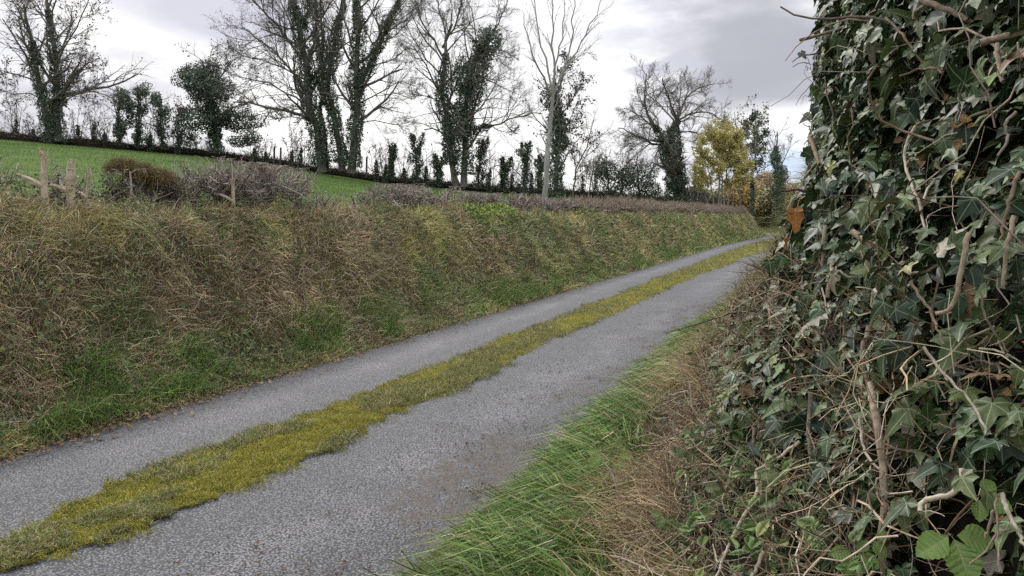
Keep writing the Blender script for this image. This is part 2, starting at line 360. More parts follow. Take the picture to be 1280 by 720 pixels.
# moss strip down the middle
def moss_edges(l):
    a = -.37 + .11 * (fbm(l * .8, 2.2, 0, 21) - .5) * 2 + .10 * (fbm(l * 5, 1, 0, 23) - .5) + .14 * (fbm(l * 17, 1, 0, 24, 3) - .5)
    b_ = .28 + .14 * (fbm(l * .8, 9.2, 0, 31) - .5) * 2 + .10 * (fbm(l * 5, 4, 0, 33) - .5) + .14 * (fbm(l * 17, 4, 0, 34, 3) - .5) + .75 * np.clip((l - 17) / 22, 0, 1)
    return a, b_
lm = np.concatenate([np.arange(2.0, 14, .025), np.arange(14, 60, .2), np.arange(60, 100, 1.)])
a_, b_ = moss_edges(lm); endf = np.clip((lm - 2.05) / .9, .0, 1) ** .6 ; mid = (a_ + b_) / 2; a_, b_ = mid + (a_ - mid) * endf, mid + (b_ - mid) * endf
q = np.linspace(0, 1, 22)[None]; U = a_[:, None] + (b_ - a_)[:, None] * q; Lg = lm[:, None] + U * 0
hz = np.minimum(1, 6 * np.minimum(q, 1 - q)) * (.006 + .014 * fbm(Lg * 5, U * 6, 0, 4))
V = np.concatenate([road_xy(Lg, U), (road_z(Lg, U) - .002 + hz)[..., None]], -1); idx = np.arange(U.size).reshape(U.shape)
F = np.stack([idx[:-1, :-1], idx[:-1, 1:], idx[1:, 1:], idx[1:, :-1]], -1).reshape(-1, 4)
tag(mesh_np('moss_strip', V, F, M['mossmat'], smooth=True), 'yellow-green moss carpet along the middle of the lane', None, kind='stuff')
def ldist(n_, a, b, p=1.6):
    """distances along the lane, many near and fewer far"""
    x = RNG.random(n_); return ((a ** (1 - p)) + x * (b ** (1 - p) - a ** (1 - p))) ** (1 / (1 - p))
n_ = 150000; l = ldist(n_, 3.4, 68, 2.0) - 1.6; ea, eb = moss_edges(l); em = (ea + eb) / 2; ef = np.clip((l - 2.05) / .9, .0, 1) ** .6
u = em + (ea + RNG.random(n_) * (eb - ea) - em) * ef * 1.02
out_ = RNG.random(n_) < .10; sg_ = np.where(RNG.random(n_) < .5, -1, 1); u = np.where(out_, np.where(sg_ > 0, eb, ea) * np.maximum(ef, .15) + sg_ * np.abs(RNG.normal(size=n_)) * .05 * (fbm(l * 7, sg_ * 3., 0, 46) > .47), u)
P = np.concatenate([road_xy(l, u), (road_z(l, u) + .008)[:, None]], 1); far = np.clip(l / 10, 1, 4)
tuft = fbm(l * 1.5, u * 3, 0, 41)
D = RNG.normal(size=(n_, 3)) * .65; D[:, 2] = 1
grassy = (tuft + .0 + .25 * (fbm(l * 9, u * 12, 0, 43) - .5) > .49 + .10 * np.abs(u + .05) / .4 * 1.0 - .06); shade = (.55 + .9 * fbm(l * 14, u * 16, 0, 44, 3))[:, None]
Ln = np.where(grassy, .018 + .045 * RNG.random(n_) ** 1.5, .010 + .022 * RNG.random(n_) ** 1.4) * (.6 + far * .4); Wd = .0026 * far + .0016 * RNG.random(n_)
c1 = shade * pal([(.29, .27, .045), (.23, .235, .04), (.36, .31, .075), (.12, .135, .035), (.40, .34, .20)], [4, 3, 2, 1.5, .8], n_)
c2 = shade * pal([(.14, .19, .05), (.24, .235, .09), (.42, .36, .23), (.16, .15, .07)], [3, 3, 2.2, 2], n_)
bd = RNG.normal(size=(n_, 3)); bd[:, 2] = 0
tag(mesh_np('moss_grass', *blades(P, D, Ln, Wd, bd * .6, np.where(grassy[:, None], c2, c1))[:2], M['moss'], col=np.repeat(np.where(grassy[:, None], c2, c1), 7, 0)),
    'short grass and moss tips growing on the lane middle', None, kind='stuff')
# ---------------------------------------------------------------- left bank
LU = np.array([-1.50, -1.70, -1.90, -2.10, -2.35, -2.60, -2.82, -3.05, -3.4, -3.9, -4.7])
LZ = np.array([-.03, .05, .13, .40, .80, 1.18, 1.42, 1.53, 1.55, 1.45, 1.36])
def lbank_z(l, u):
    z = np.interp(-u, -LU, LZ); amp = np.clip((-u - 1.6) / .6, 0, 1)
    return z + amp * (.26 * (fbm(l * .55, u * .9, 0, 51) - .5) + .22 * (fbm(l * 2.3, u * 2.6, 0, 52) - .5) + .06 * (vn(l * 8, u * 9, 0, 53) - .5))
lsb = np.concatenate([np.arange(-12, 16, .12), np.arange(16, 60, .35), np.arange(60, 105, 1.2)])
tag(grid('grass_bank', lsb, np.linspace(-1.5, -4.7, 44), lbank_z, M['earth']), 'steep earth bank rising on the left of the lane', None, kind='structure')
def up_normal(l, u, zf, e=.04):
    t = road_xy(l + e, u) - road_xy(l - e, u); s = road_xy(l, u + e) - road_xy(l, u - e)
    T = np.concatenate([t, (zf(l + e, u) - zf(l - e, u))[:, None]], 1); S = np.concatenate([s, (zf(l, u + e) - zf(l, u - e))[:, None]], 1)
    return norm(np.cross(S, T))
n_ = 300000; l = ldist(n_, 5.5, 82, 1.55) - 5.5 + RNG.normal(size=n_) * 0 + 0.0
l = np.where(RNG.random(n_) < .12, -4 + RNG.random(n_) * 5, l)
v = RNG.random(n_); u = -np.interp(v, [0, .12, .62, .85, 1], [1.52, 1.9, 2.75, 3.1, 3.9])
nn = up_normal(l, u, lbank_z); P = np.concatenate([road_xy(l, u), lbank_z(l, u)[:, None]], 1)
dist = np.linalg.norm(P[:, :2], axis=1); far = np.clip(dist / 8, .8, 5)
CD = np.stack([vn(l * 3.2, u * 3.2, k_, 55 + k_) - .5 for k_ in range(3)], 1) * 1.7; CB = .90 + 1.25 * vn(l * 5, u * 5.5, 0, 59) * (.6 + .8 * vn(l * 1.7, u * 2, 0, 58))
D = nn * .75 + np.array((0, 0, .25)) + CD + RNG.normal(size=(n_, 3)) * .5
foot = -u < 2.0
tall = RNG.random(n_) ** 2
Ln = np.where(foot, .05 + .08 * tall, .04 + .11 * tall) * (1 + .08 * far); Wd = (.0036 + .0034 * RNG.random(n_) ** 2) * far
bn = CD * .5 + RNG.normal(size=(n_, 3)) * .6 + np.array((nv[0] * .15, nv[1] * .15, -.45))
pa = fbm(l * .45, u * 1.1, 0, 61); pb = fbm(l * 1.3 + 9, u * 2.2, 0, 62); pc = fbm(l * .8 + 30, u * 1.4, 0, 63)
brown = pal([(.29, .225, .13), (.20, .155, .092), (.42, .34, .21), (.13, .095, .07), (.21, .18, .08)], [4, 4, 2.2, 3, 2], n_, .3)
olive = pal([(.19, .185, .078), (.25, .225, .10), (.14, .15, .06), (.34, .295, .145)], [3, 3, 3, 2], n_, .3)
green = pal([(.10, .165, .045), (.075, .13, .035), (.15, .205, .06), (.19, .20, .08)], [3, 3, 2, 2], n_, .28)
yel = pal([(.27, .24, .085), (.35, .30, .13), (.19, .20, .065)], [3, 2, 2], n_)
fg = np.clip(.16 + .28 * np.clip((2.15 + .25 * (pb - .5) * 4 + u) / .35, 0, 1) + (pb - .55) * 2.6 + .26 * np.clip((l - 12) / 20, 0, 1), 0, .9)
fo = np.clip(.24 + (pa - .5) * 2.4 + .58 * np.clip((l - 4) / 16, 0, 1), .04, .95); r_ = RNG.random(n_)
c_ = np.where((RNG.random(n_) < fg)[:, None], green, np.where((r_ < fo)[:, None], olive, brown))
c_ = np.where(((pc > .66) & (RNG.random(n_) < .6))[:, None], yel, c_)
c_ = c_ * CB[:, None]
bv = blades(P, D, Ln, Wd, bn, c_)
tag(mesh_np('bank_grass', bv[0], bv[1], M['blade'], col=bv[2]), 'tangled brown and green grass covering the left bank', None, kind='stuff')
# small broad leaves (docks, brambles, ivy) through the bank grass and thin dead stalks
n_ = 15000; l = ldist(n_, 5.5, 80, 1.5) - 5.5; v = RNG.random(n_); u = -(1.65 + 1.75 * v); nn = up_normal(l, u, lbank_z)
P = np.concatenate([road_xy(l, u), (lbank_z(l, u))[:, None]], 1) + nn * (.03 + .09 * RNG.random(n_))[:, None]
msk = fbm(l * .9 + 3, u * 1.8, 0, 71) > .46; P, nn, l2, u2 = P[msk], nn[msk], l[msk], u[msk]; m_ = len(P)
X, Y, Z = frame(nn + RNG.normal(size=(m_, 3)) * .6, RNG.normal(size=(m_, 3)) + np.array((0, 0, -.6)))
S = (.022 + .025 * RNG.random(m_)) * np.clip(np.linalg.norm(P, axis=1) / 9, 1, 3)
cc = pal([(.055, .095, .03), (.04, .075, .03), (.10, .11, .04), (.12, .085, .05), (.16, .17, .03)], [4, 4, 2, 2, 1], m_)
sv = scatter(OVAL[0], OVAL[1], OVAL[2], P, X, Y, Z, S, cc)
tag(mesh_np('bank_weeds', sv[0], sv[1], M['bramble'], col=sv[2], vein=sv[3]), 'small broad-leaved weeds scattered through the bank grass', None, kind='stuff')
def stalks(n_, l, u, zf, Lr, rad, cols, w, lift=0):
    nn = up_normal(l, u, zf); P0 = np.concatenate([road_xy(l, u), zf(l, u)[:, None]], 1) + nn * lift
    D = norm(nn * .5 + RNG.normal(size=(n_, 3)) * .8); Ln = Lr[0] + (Lr[1] - Lr[0]) * RNG.random(n_) ** 2
    K = 4; pts = [P0]
    for k in range(1, K):
        D = norm(D + RNG.normal(size=(n_, 3)) * .22 + np.array((0, 0, -.12))); pts.append(pts[-1] + D * (Ln / (K - 1))[:, None])
    Pp = np.stack(pts, 1); far = np.clip(np.linalg.norm(P0, axis=1) / 9, 1, 3)
    Rr = (rad * far)[:, None] * np.linspace(1, .5, K)[None] * (.7 + .6 * RNG.random((n_, 1)))
    return tubes(Pp, Rr, 3, pal(cols, w, n_))
n_ = 26000; l = ldist(n_, 5.5, 70, 1.5) - 5.5; u = -(1.8 + 1.5 * RNG.random(n_))
tv = stalks(n_, l, u, lbank_z, (.06, .30), .0021, [(.34, .27, .19), (.22, .16, .12), (.48, .41, .30), (.14, .10, .075)], [3, 3, 2, 2], .02)
tag(mesh_np('dead_stalks', tv[0], tv[1], M['stem'], col=tv[2]), 'thin dead stalks lying over the bank grass', None, kind='stuff')
# longer green tufts and litter at the foot of the bank
n_ = 36000; l = ldist(n_, 5, 60, 1.7) - 4.2; u = -(1.60 + .5 * RNG.random(n_) ** 1.1); tf_ = fbm(l * 2.1, u * 3, 0, 75)
k = tf_ > .55; l, u, tf_ = l[k], u[k], tf_[k]; n_ = len(l); P = np.concatenate([road_xy(l, u), lbank_z(l, u)[:, None]], 1); far = np.clip(l / 9, 1, 4)
D = up_normal(l, u, lbank_z) * .5 + np.array((0, 0, 1)) + RNG.normal(size=(n_, 3)) * .45
Ln = (.08 + .20 * RNG.random(n_) ** 1.5) * np.clip((tf_ - .44) * 6, .4, 1.2); bn = RNG.normal(size=(n_, 3)) * .6 + np.array((nv[0] * .5, nv[1] * .5, -.3))
bv = blades(P, D, Ln, (.004 + .003 * RNG.random(n_)) * far, bn, pal([(.10, .19, .035), (.075, .145, .03), (.16, .24, .055), (.26, .24, .11)], [4, 3, 2, 1.4], n_, .28))
tag(mesh_np('verge_grass', bv[0], bv[1], M['blade'], col=bv[2]), 'fresh green grass tufts at the foot of the left bank', None, kind='stuff')
def litter(name, label, n_, l, u, z0, size, cols, w):
    P = np.concatenate([road_xy(l, u), (z0 + 0 * l + .006)[:, None]], 1)
    X, Y, Z = frame(np.array((0, 0, 1.)) + RNG.normal(size=(n_, 3)) * .35, RNG.normal(size=(n_, 3)))
    sv = scatter(OVAL[0], OVAL[1], OVAL[2], P, X, Y, Z, size * (.4 + .9 * RNG.random(n_)), pal(cols, w, n_))
    tag(mesh_np(name, sv[0], sv[1], M['deadleaf'], col=sv[2], vein=sv[3]), label, None, kind='stuff')
n_ = 11000; l = ldist(n_, 5, 60, 1.6) - 4.5; u = -(1.66 - .16 * RNG.normal(size=n_) * (.6 + .8 * fbm(l * 1.5, l * 0, 0, 77)))
litter('leaf_litter', 'brown leaf litter gathered along the left edge of the lane', n_, l, u, np.where(u < -1.6, lbank_z(l, u), .01), .030, [(.17, .12, .08), (.10, .075, .055), (.27, .20, .13), (.13, .12, .06)], [3, 3, 1.4, 1])
n_ = 9000; l = 1 + 12 * RNG.random(n_) ** 1.3; u = 1.50 - np.abs(RNG.normal(size=n_)) * .42; k = (fbm(l * 4, u * 7, 0, 78) > .56) | (RNG.random(n_) < .05); l, u = l[k], u[k]; n_ = len(l)
litter('road_debris', 'crumbs of mud and leaf scattered on the right wheel track', n_, l, u, .012 + l * 0, .014, [(.05, .04, .03), (.10, .07, .045), (.03, .025, .02)], [4, 2, 3])

# ---------------------------------------------------------------- field behind the hedge, rising to the left
BPX = np.array([-3000, -900, -300, 0, 250, 340, 480, 600, 700, 800, 900, 960, 1010]); BPY = np.array([60, 110, 150, 175, 196, 208, 229, 240, 246, 252, 258, 262, 264])
BD = np.array([14, 34, 50, 56, 60, 60, 60, 60, 62, 66, 74, 92, 230.])
def bound(px):
    d = np.interp(px, BPX, BD); y = np.interp(px, BPX, BPY); x = (px - 640) / FPX
    return d, CAMH + (HORY - y) / FPX * d
pxs = np.concatenate([np.linspace(-3000, -300, 40), np.linspace(-280, 890, 160), [895, 900]])
rows = []
for px in pxs:
    tx = (px - 640) / FPX; den = tx * nv[0] + nv[1]; dn_ = -7.55 / den; db, hb = bound(px); db = max(db, dn_ + 3)
    w = np.concatenate([np.linspace(0, 1, 40), [1.08, 1.2, 1.5, 2.2]])
    dd = dn_ + (db - dn_) * w; hh = np.where(w <= 1, 1.36 + (hb - 1.36) * np.minimum(w, 1), hb - (w - 1) * (hb + .6) / .5)
    hh = np.maximum(hh, -.6) + .05 * (fbm(tx * dd * .3, dd * .3, 0, 81) - .5) * (w > 0) * (w < 1)
    if px > 890: hh = hh * 0 - (.3 if px == 895 else 1.2)
    rows.append(np.stack([tx * dd, dd, hh], 1))
V = np.array(rows); idx = np.arange(V.shape[0] * V.shape[1]).reshape(V.shape[:2])
F = np.stack([idx[:-1, :-1], idx[1:, :-1], idx[1:, 1:], idx[:-1, 1:]], -1).reshape(-1, 4)
tag(mesh_np('field', V, F, M['field'], smooth=True), 'sloping green pasture behind the cut hedge', None, kind='structure')
n_ = 70000; i = RNG.random(n_); px = -150 + 900 * i; tx = (px - 640) / FPX; dn_ = -7.6 / (tx * nv[0] + nv[1]); db, hb = bound(px); w = RNG.random(n_)
dd = dn_ + (db - dn_) * w; hh = 1.36 + (hb - 1.36) * w
P = np.stack([tx * dd, dd, hh - .01], 1); D = RNG.normal(size=(n_, 3)) * .5; D[:, 2] = 1; far = np.clip(dd / 10, 1, 6)
bv = blades(P, D, .04 + .05 * RNG.random(n_), .004 * far, RNG.normal(size=(n_, 3)) * .4, pal([(.05, .105, .016), (.07, .13, .022), (.095, .135, .03)], [3, 3, 1], n_))
tag(mesh_np('field_grass', bv[0], bv[1], M['blade'], col=bv[2]), 'short grazed grass blades across the pasture', None, kind='stuff')
#@@SPLIT
# ---------------------------------------------------------------- branching
def poly(pts, k):
    pts = np.asarray(pts, float); s = np.r_[0, np.cumsum(np.linalg.norm(np.diff(pts, axis=0), axis=1))]; q = np.linspace(0, s[-1], k)
    out_ = np.stack([np.interp(q, s, pts[:, i]) for i in range(3)], 1)
    if len(pts) > 2 and k > 4:                                   # round the corners a little
        for _ in range(2): out_[1:-1] = out_[1:-1] * .5 + (out_[:-2] + out_[2:]) * .25
    return out_
def grow(P, Rd, n_, u0, ratio, ang, up, K, rratio=.55, wob=.18, rmin=.006, maxlen=9, spread=None, u1=1.0):
    """one more order of branching on every polyline of P (M,K0,3)"""
    m, k0, _ = P.shape; seg = np.linalg.norm(np.diff(P, axis=1), axis=2).sum(1)
    par = np.repeat(np.arange(m), n_); u = u0 + (u1 - u0) * (np.tile(np.arange(n_), m) + RNG.random(m * n_)) / n_
    f = u * (k0 - 1); i = np.minimum(f.astype(int), k0 - 2); fr = (f - i)[:, None]
    A, B = P[par, i], P[par, i + 1]; start = A + (B - A) * fr; T = norm(B - A)
    r0 = (Rd[par, i] * (1 - fr[:, 0]) + Rd[par, i + 1] * fr[:, 0]) * rratio; r0 = np.maximum(r0, rmin)
    az = RNG.normal(size=(len(par), 3)); az = norm(az - (az * T).sum(1, keepdims=True) * T)
    an = ang * (.65 + .7 * RNG.random(len(par))); D = T * np.cos(an)[:, None] + az * np.sin(an)[:, None]
    ln = np.minimum(seg[par] * ratio * (.55 + .75 * RNG.random(len(par))) * (1.15 - .55 * u), maxlen)
    pts = [start]; st = ln / (K - 1)
    for k in range(1, K):
        D = norm(D + RNG.normal(size=D.shape) * wob + np.array((0, 0, up))); pts.append(pts[-1] + D * st[:, None])
    return np.stack(pts, 1), r0[:, None] * np.linspace(1, .35, K)[None]
def leaf_cloud(P, S, cols, w, nrm=None):
    m = len(P); nr = RNG.normal(size=(m, 3)) + (0 if nrm is None else nrm * 1.2) + np.array((0, 0, .3))
    X, Y, Z = frame(nr, RNG.normal(size=(m, 3)) + np.array((0, 0, -.7)))
    return scatter(DIA[0], DIA[1], DIA[2], P, X, Y, Z, S, pal(cols, w, m, .25))
IVC = ([(.055, .085, .052), (.088, .12, .070), (.040, .062, .042), (.14, .165, .105)], [4, 3, 3, 1])
def tree(name, label, cat, depth, limbs, ivy=(), blobs=(), orders=((9, .25, .42, .75, .05, 5), (8, .15, .45, .7, .04, 4), (6, .1, .5, .7, .02, 4)),
         leaves=None, group=None, barkm='bark', twigm='twig', leafm='leaf_far', base=None, rr=.55, ivcols=None, twr=.009, maxlen=6, extra=(), scale=1.0):
    """limbs: (pixel polyline, radius at foot, radius at tip [, depth of tip relative to foot]); ivy: (limb, from, to, thickness, leaves)"""
    L0, R0 = [], []
    for lb in limbs:
        pts, r0, r1 = lb[:3]; dz = lb[3] if len(lb) > 3 else 0
        m = len(pts); P3 = [unproj(p[0], p[1], depth + dz * (j / max(1, m - 1)) + (random.uniform(-.25, .25) if 0 < j < m - 1 else 0)) for j, p in enumerate(pts)]
        q0 = poly(P3, 10); ln_ = np.linalg.norm(np.diff(q0, axis=0), axis=1).sum(); q0[2:-1] += RNG.normal(size=(7, 3)) * ln_ * .009
        L0.append(q0); R0.append(np.linspace(r0, r1, 10) * (.62 if depth > 30 else 1) * (1 + .10 * RNG.random(10)))
        R0[-1][0] *= 1.15
    L0, R0 = np.array(L0), np.array(R0)
    b0 = L0[0, 0].copy() if base is None else base; b0[2] -= 0.05
    root = empty(name, b0, label, cat, group)
    main = [tubes(L0, R0, 9)]; tw = []
    P, Rd = L0, R0
    for oi, (n_, u0, ratio, ang, up, K) in enumerate(orders):
        P, Rd = grow(P, Rd, n_, u0, ratio, ang, up, K, rmin=max(twr, .004), rratio=rr, maxlen=maxlen * (1, .8, .6, .5)[min(oi, 3)])
        (main if oi == 0 else tw).append(tubes(P, Rd, 5 if oi == 0 else 3))
    v, f, _ = joinm(main); child('trunk', v, f, M[barkm], root, smooth=True)
    if tw:
        v, f, _ = joinm(tw); child('crown', v, f, M[twigm], root)
    ic = ivcols or IVC; pv = []
    for (li, a, b_, th, cnt) in ivy:
        cnt = int(cnt * 2.3); u = a + (b_ - a) * RNG.random(cnt) ** (1.15 if li < 2 else 1); ff = u * 9; ii = np.minimum(ff.astype(int), 8); fr = (ff - ii)[:, None]
        C_ = L0[li][ii] * (1 - fr) + L0[li][ii + 1] * fr; T = norm(L0[li][ii + 1] - L0[li][ii]); d = RNG.normal(size=(cnt, 3)); d = norm(d - (d * T).sum(1, keepdims=True) * T)
        lump = .10 + 2.1 * fbm(u * 15 + li * 7, d[:, 0] * 1.6, d[:, 1] * 1.6, 90 + li, 3) ** 1.5
        taper = np.clip((b_ - u) / max(.22 * (b_ - a), .01), .25, 1)
        q_ = C_ + d * (R0[li][ii] * .8 + th * lump * taper * (.55 + .5 * RNG.random(cnt)))[:, None]
        pv.append(leaf_cloud(q_, (.07 + .08 * RNG.random(cnt)) * scale, *ic, nrm=d))
    for (px, py, rx, ry, cnt, *o_) in blobs:
        cnt = int(cnt * 1.45); c3 = unproj(px, py, depth + (o_[0] if o_ else 0)); k = depth / FPX; d = norm(RNG.normal(size=(cnt, 3)))
        lump = .30 + 1.15 * fbm(d[:, 0] * 1.9 + px, d[:, 1] * 1.9, d[:, 2] * 1.9 + py, 95)
        rad = lump * (.35 + .65 * RNG.random(cnt) ** .45)
        q_ = c3 + d * np.array((rx * k, min(rx, ry) * k, ry * k)) * rad[:, None]
        pv.append(leaf_cloud(q_, (.075 + .085 * RNG.random(cnt)) * scale, *ic, nrm=d))
    if pv:
        o = 0; V_, F_, C_, = [], [], []
        for a in pv: V_.append(a[0]); F_.append(a[1] + o); C_.append(a[2]); o += len(a[0])
        child('ivy' if ivcols is None else 'foliage', np.concatenate(V_), np.concatenate(F_), M['leaf_far'], root, col=np.concatenate(C_))
    if leaves:
        cnt, size, cols, w = leaves[:4]; ti = RNG.integers(0, len(P), cnt); ki = RNG.integers(1, P.shape[1], cnt)
        if len(leaves) > 4:       # only where the crown keeps its leaves
            keep = leaves[4](*proj(P[ti, ki])[:2]); ti, ki = ti[keep], ki[keep]; cnt = len(ti)
        q_ = P[ti, ki] + RNG.normal(size=(cnt, 3)) * size * .8
        a = leaf_cloud(q_, size * (.6 + .8 * RNG.random(cnt)), cols, w); child('leaves', a[0], a[1], M[leafm], root, col=a[2])
    return root
DRY = ([(.10, .07, .05), (.14, .09, .06), (.07, .055, .045)], [2, 1, 2])
G_FIELD = 'trees along the far edge of the pasture'
def by(px): return float(np.interp(px, BPX, BPY)) + 3
ORD = ((11, .28, .42, .85, .06, 6), (9, .15, .50, .75, .05, 5), (7, .1, .55, .7, .03, 4))
tree('ivy_clad_tree', 'tall twin-stemmed ivy-clad tree at the left end of the pasture skyline', 'tree', 56,
     [([(65, 178), (59, 148), (51, 110), (41, 70), (35, 35), (30, 5)], .42, .10, -2), ([(72, 178), (71, 140), (71, 100), (66, 55), (60, -15)], .46, .12, 1),
      ([(74, 140), (86, 105), (105, 80), (125, 72)], .16, .05, 2), ([(70, 80), (90, 45), (105, 15), (112, -5)], .10, .04, -2), ([(54, 105), (30, 95), (8, 90), (-15, 95)], .10, .04, 1),
      ([(66, 40), (45, 10), (30, -15)], .10, .04, 2), ([(60, 130), (40, 118), (15, 118), (-8, 112)], .07, .03, 3), ([(76, 130), (100, 115), (130, 108)], .07, .03, -2)],
     ivy=[(0, .02, .75, .30, 1900), (1, .0, .85, .36, 2700), (2, .1, .7, .26, 500)], orders=ORD, leaves=(2600, .13, *DRY), group=G_FIELD)
for nm, dpt, lb, sh, lab in (
    ('ivy_clad_tree', 57, [([(150, 182), (149, 150), (150, 118)], .14, .06), ([(152, 160), (143, 135), (142, 118)], .08, .03)], [(150, 130, 12, 18, 800), (147, 156, 10, 16, 700), (157, 145, 9, 12, 400)], 'leftmost of the small dark ivy-clad trees right of the tall twin-stemmed tree'),
    ('ivy_clad_tree', 58, [([(172, 184), (173, 150), (174, 112)], .15, .06), ([(174, 155), (183, 130), (183, 115)], .08, .03)], [(178, 122, 12, 15, 700), (172, 142, 12, 14, 600), (175, 165, 9, 13, 500)], 'small ivy-clad tree, the middle of the dark cluster on the skyline'),
    ('ivy_clad_tree', 58, [([(203, 186), (201, 155), (200, 118)], .13, .05)], [(199, 128, 11, 13, 700), (203, 148, 9, 14, 500), (201, 170, 7, 12, 350)], 'narrow dark ivy-clad tree just left of the broad ivy-laden tree')):
    sh = [(cx + random.uniform(-.8, .8) * rx, cy + random.uniform(-.9, .9) * ry, rx * random.uniform(.55, .95), ry * random.uniform(.4, .7), cn // 4, random.uniform(-1, 1)) for cx, cy, rx, ry, cn in sh for _ in range(5)]
    tree(nm, lab, 'tree', dpt, lb, blobs=sh, ivy=[(0, 0, .9, .16, 300)], orders=((8, .3, .4, .8, .1, 5), (6, .2, .45, .7, .05, 4)), group=G_FIELD)
tree('ivy_laden_tree', 'broad dark ivy-laden tree with a dense rounded crown on the skyline', 'tree', 58,
     [([(270, 192), (268, 150), (262, 110), (252, 75)], .30, .08), ([(268, 150), (288, 135), (310, 128)], .12, .05, 2), ([(267, 145), (245, 135), (222, 140)], .12, .05, -2), ([(264, 115), (280, 90), (292, 75)], .12, .04, 2)],
     ivy=[(0, .02, .6, .45, 1300)], blobs=[(252, 104, 34, 24, 3600), (256, 126, 20, 14, 900, 0), (236, 174, 16, 12, 500, 0), (298, 176, 18, 10, 500, 0), (240, 92, 22, 14, 1000, 1.5), (272, 112, 26, 18, 1500, -1), (262, 84, 20, 12, 650), (298, 150, 32, 19, 2200, 1), (243, 150, 32, 18, 2200, -1), (272, 142, 26, 18, 1400), (314, 172, 12, 12, 450), (222, 166, 12, 10, 350), (268, 172, 9, 16, 500)],
     orders=((9, .35, .38, .7, .1, 5), (7, .2, .5, .7, .05, 4), (5, .1, .5, .6, .02, 4)), leaves=(900, .12, *DRY), group=G_FIELD)
tree('tall_bare_tree', 'tall leaning ivy-clad tree with dense twiggy crown spreading left, first of the tall group', 'tree', 56,
     [([(403, 216), (395, 165), (384, 100), (372, 50), (366, -25)], .46, .22), ([(384, 120), (362, 85), (330, 50), (300, 35)], .16, .05, 3), ([(378, 75), (350, 35), (320, 5), (300, -20)], .15, .05, -3),
      ([(388, 135), (360, 115), (325, 100), (292, 92)], .11, .04, 2), ([(372, 50), (385, 15), (392, -25)], .14, .07, 1), ([(390, 150), (365, 145), (335, 150)], .06, .03, -2), ([(376, 60), (352, 5), (340, -25)], .10, .05, 4), ([(382, 100), (345, 80), (305, 68), (285, 60)], .09, .04, -4)],
     ivy=[(0, .05, .97, .50, 4200), (4, .1, .9, .3, 500), (1, 0, .25, .25, 200)], orders=((14, .2, .45, .8, .06, 6), (9, .15, .5, .7, .05, 5), (7, .1, .55, .7, .03, 4)), leaves=(1500, .12, *DRY), group=G_FIELD)
tree('slender_bare_tree', 'slender bare trunk rising between the leaning tree and its crooked neighbour', 'tree', 57,
     [([(409, 213), (406, 165), (398, 120), (402, 60), (404, -20)], .22, .10)], ivy=[(0, .0, .7, .14, 800)], orders=((10, .35, .32, .6, .12, 5), (7, .2, .45, .7, .05, 4), (5, .1, .5, .7, .03, 4)), group=G_FIELD)
tree('crooked_ivy_tree', 'crooked ivy-clad tree whose stem bends left then right, third of the tall group', 'tree', 56,
     [([(428, 214), (424, 165), (412, 130), (404, 95), (414, 60), (426, 30), (432, -20)], .36, .14), ([(406, 100), (396, 60), (394, 20), (396, -20)], .15, .08, 2), ([(418, 150), (404, 125), (392, 80)], .10, .05, -1)],
     ivy=[(0, .05, .9, .42, 3300), (1, .1, .8, .25, 700), (2, .1, .9, .2, 400)], orders=((9, .4, .32, .7, .1, 5), (7, .2, .45, .7, .05, 4), (6, .1, .5, .7, .03, 4)), group=G_FIELD)
tree('forked_ivy_tree', 'stout ivy-clad tree forking into two stems, fourth of the tall group', 'tree', 55,
     [([(439, 217), (445, 170), (445, 120), (449, 80), (450, 30), (449, -25)], .44, .16), ([(446, 110), (464, 75), (484, 35), (498, 5), (505, -20)], .26, .09, -1), ([(446, 155), (468, 150), (495, 158), (515, 150)], .07, .03, 2),
      ([(447, 130), (472, 118), (500, 100), (520, 108)], .08, .03, -2), ([(460, 85), (490, 75), (515, 55)], .08, .03, 2), ([(447, 160), (440, 110), (434, 103)], .08, .04, 0), ([(475, 55), (500, 40), (522, 15)], .08, .03, -3)],
     ivy=[(0, .04, .95, .45, 3800), (1, .0, .85, .34, 1700)], orders=((13, .25, .42, .75, .05, 6), (9, .15, .52, .75, .04, 5), (7, .1, .55, .7, .02, 4)), group=G_FIELD)
for px, y0, y1, rx, lab in ((520, 166, 231, 9, 'forked ivy-covered stub left of the double-stemmed tree'), (546, 192, 233, 9, 'short dark ivy-covered stub just left of the double-stemmed tree'), (490, 180, 226, 4, 'thin ivy-flecked stem right of the forked tree'),
                            (598, 172, 236, 12, 'ivy-covered stub leaning right beside the double-stemmed tree'), (630, 196, 240, 9, 'rounded ivy-covered stub under the long bare branch'), (655, 176, 242, 8, 'tall narrow ivy-covered stub left of the pale sapling'), (676, 192, 245, 6, 'thin dark ivy-covered stub just behind the pale sapling')):
    lean = 6 if px in (598,) else -3
    tree('ivy_covered_stub', lab, 'ivy tree', 57, [([(px, y1), (px + 1, (y0 + y1) / 2), (px + lean, y0 + 2)], .13, .06), ([(px, y0 * .6 + y1 * .4), (px + rx * .8, y0 + 10), (px + rx, y0)], .05, .02)],
         ivy=[(0, .02, 1, .26 * rx / 9, 420), (1, .0, 1, .22, 200)], blobs=[(px + random.uniform(-.7, .7) * rx + lean * .4, y0 + (y1 - y0) * (.08 + .13 * k), random.uniform(.35, .75) * rx, random.uniform(4, 8), 95, random.uniform(-.5, .5)) for k in range(7)], orders=((10, .25, .45, .8, .08, 5), (7, .2, .5, .7, .05, 4)), group='ivy-covered stubs in the pasture boundary')
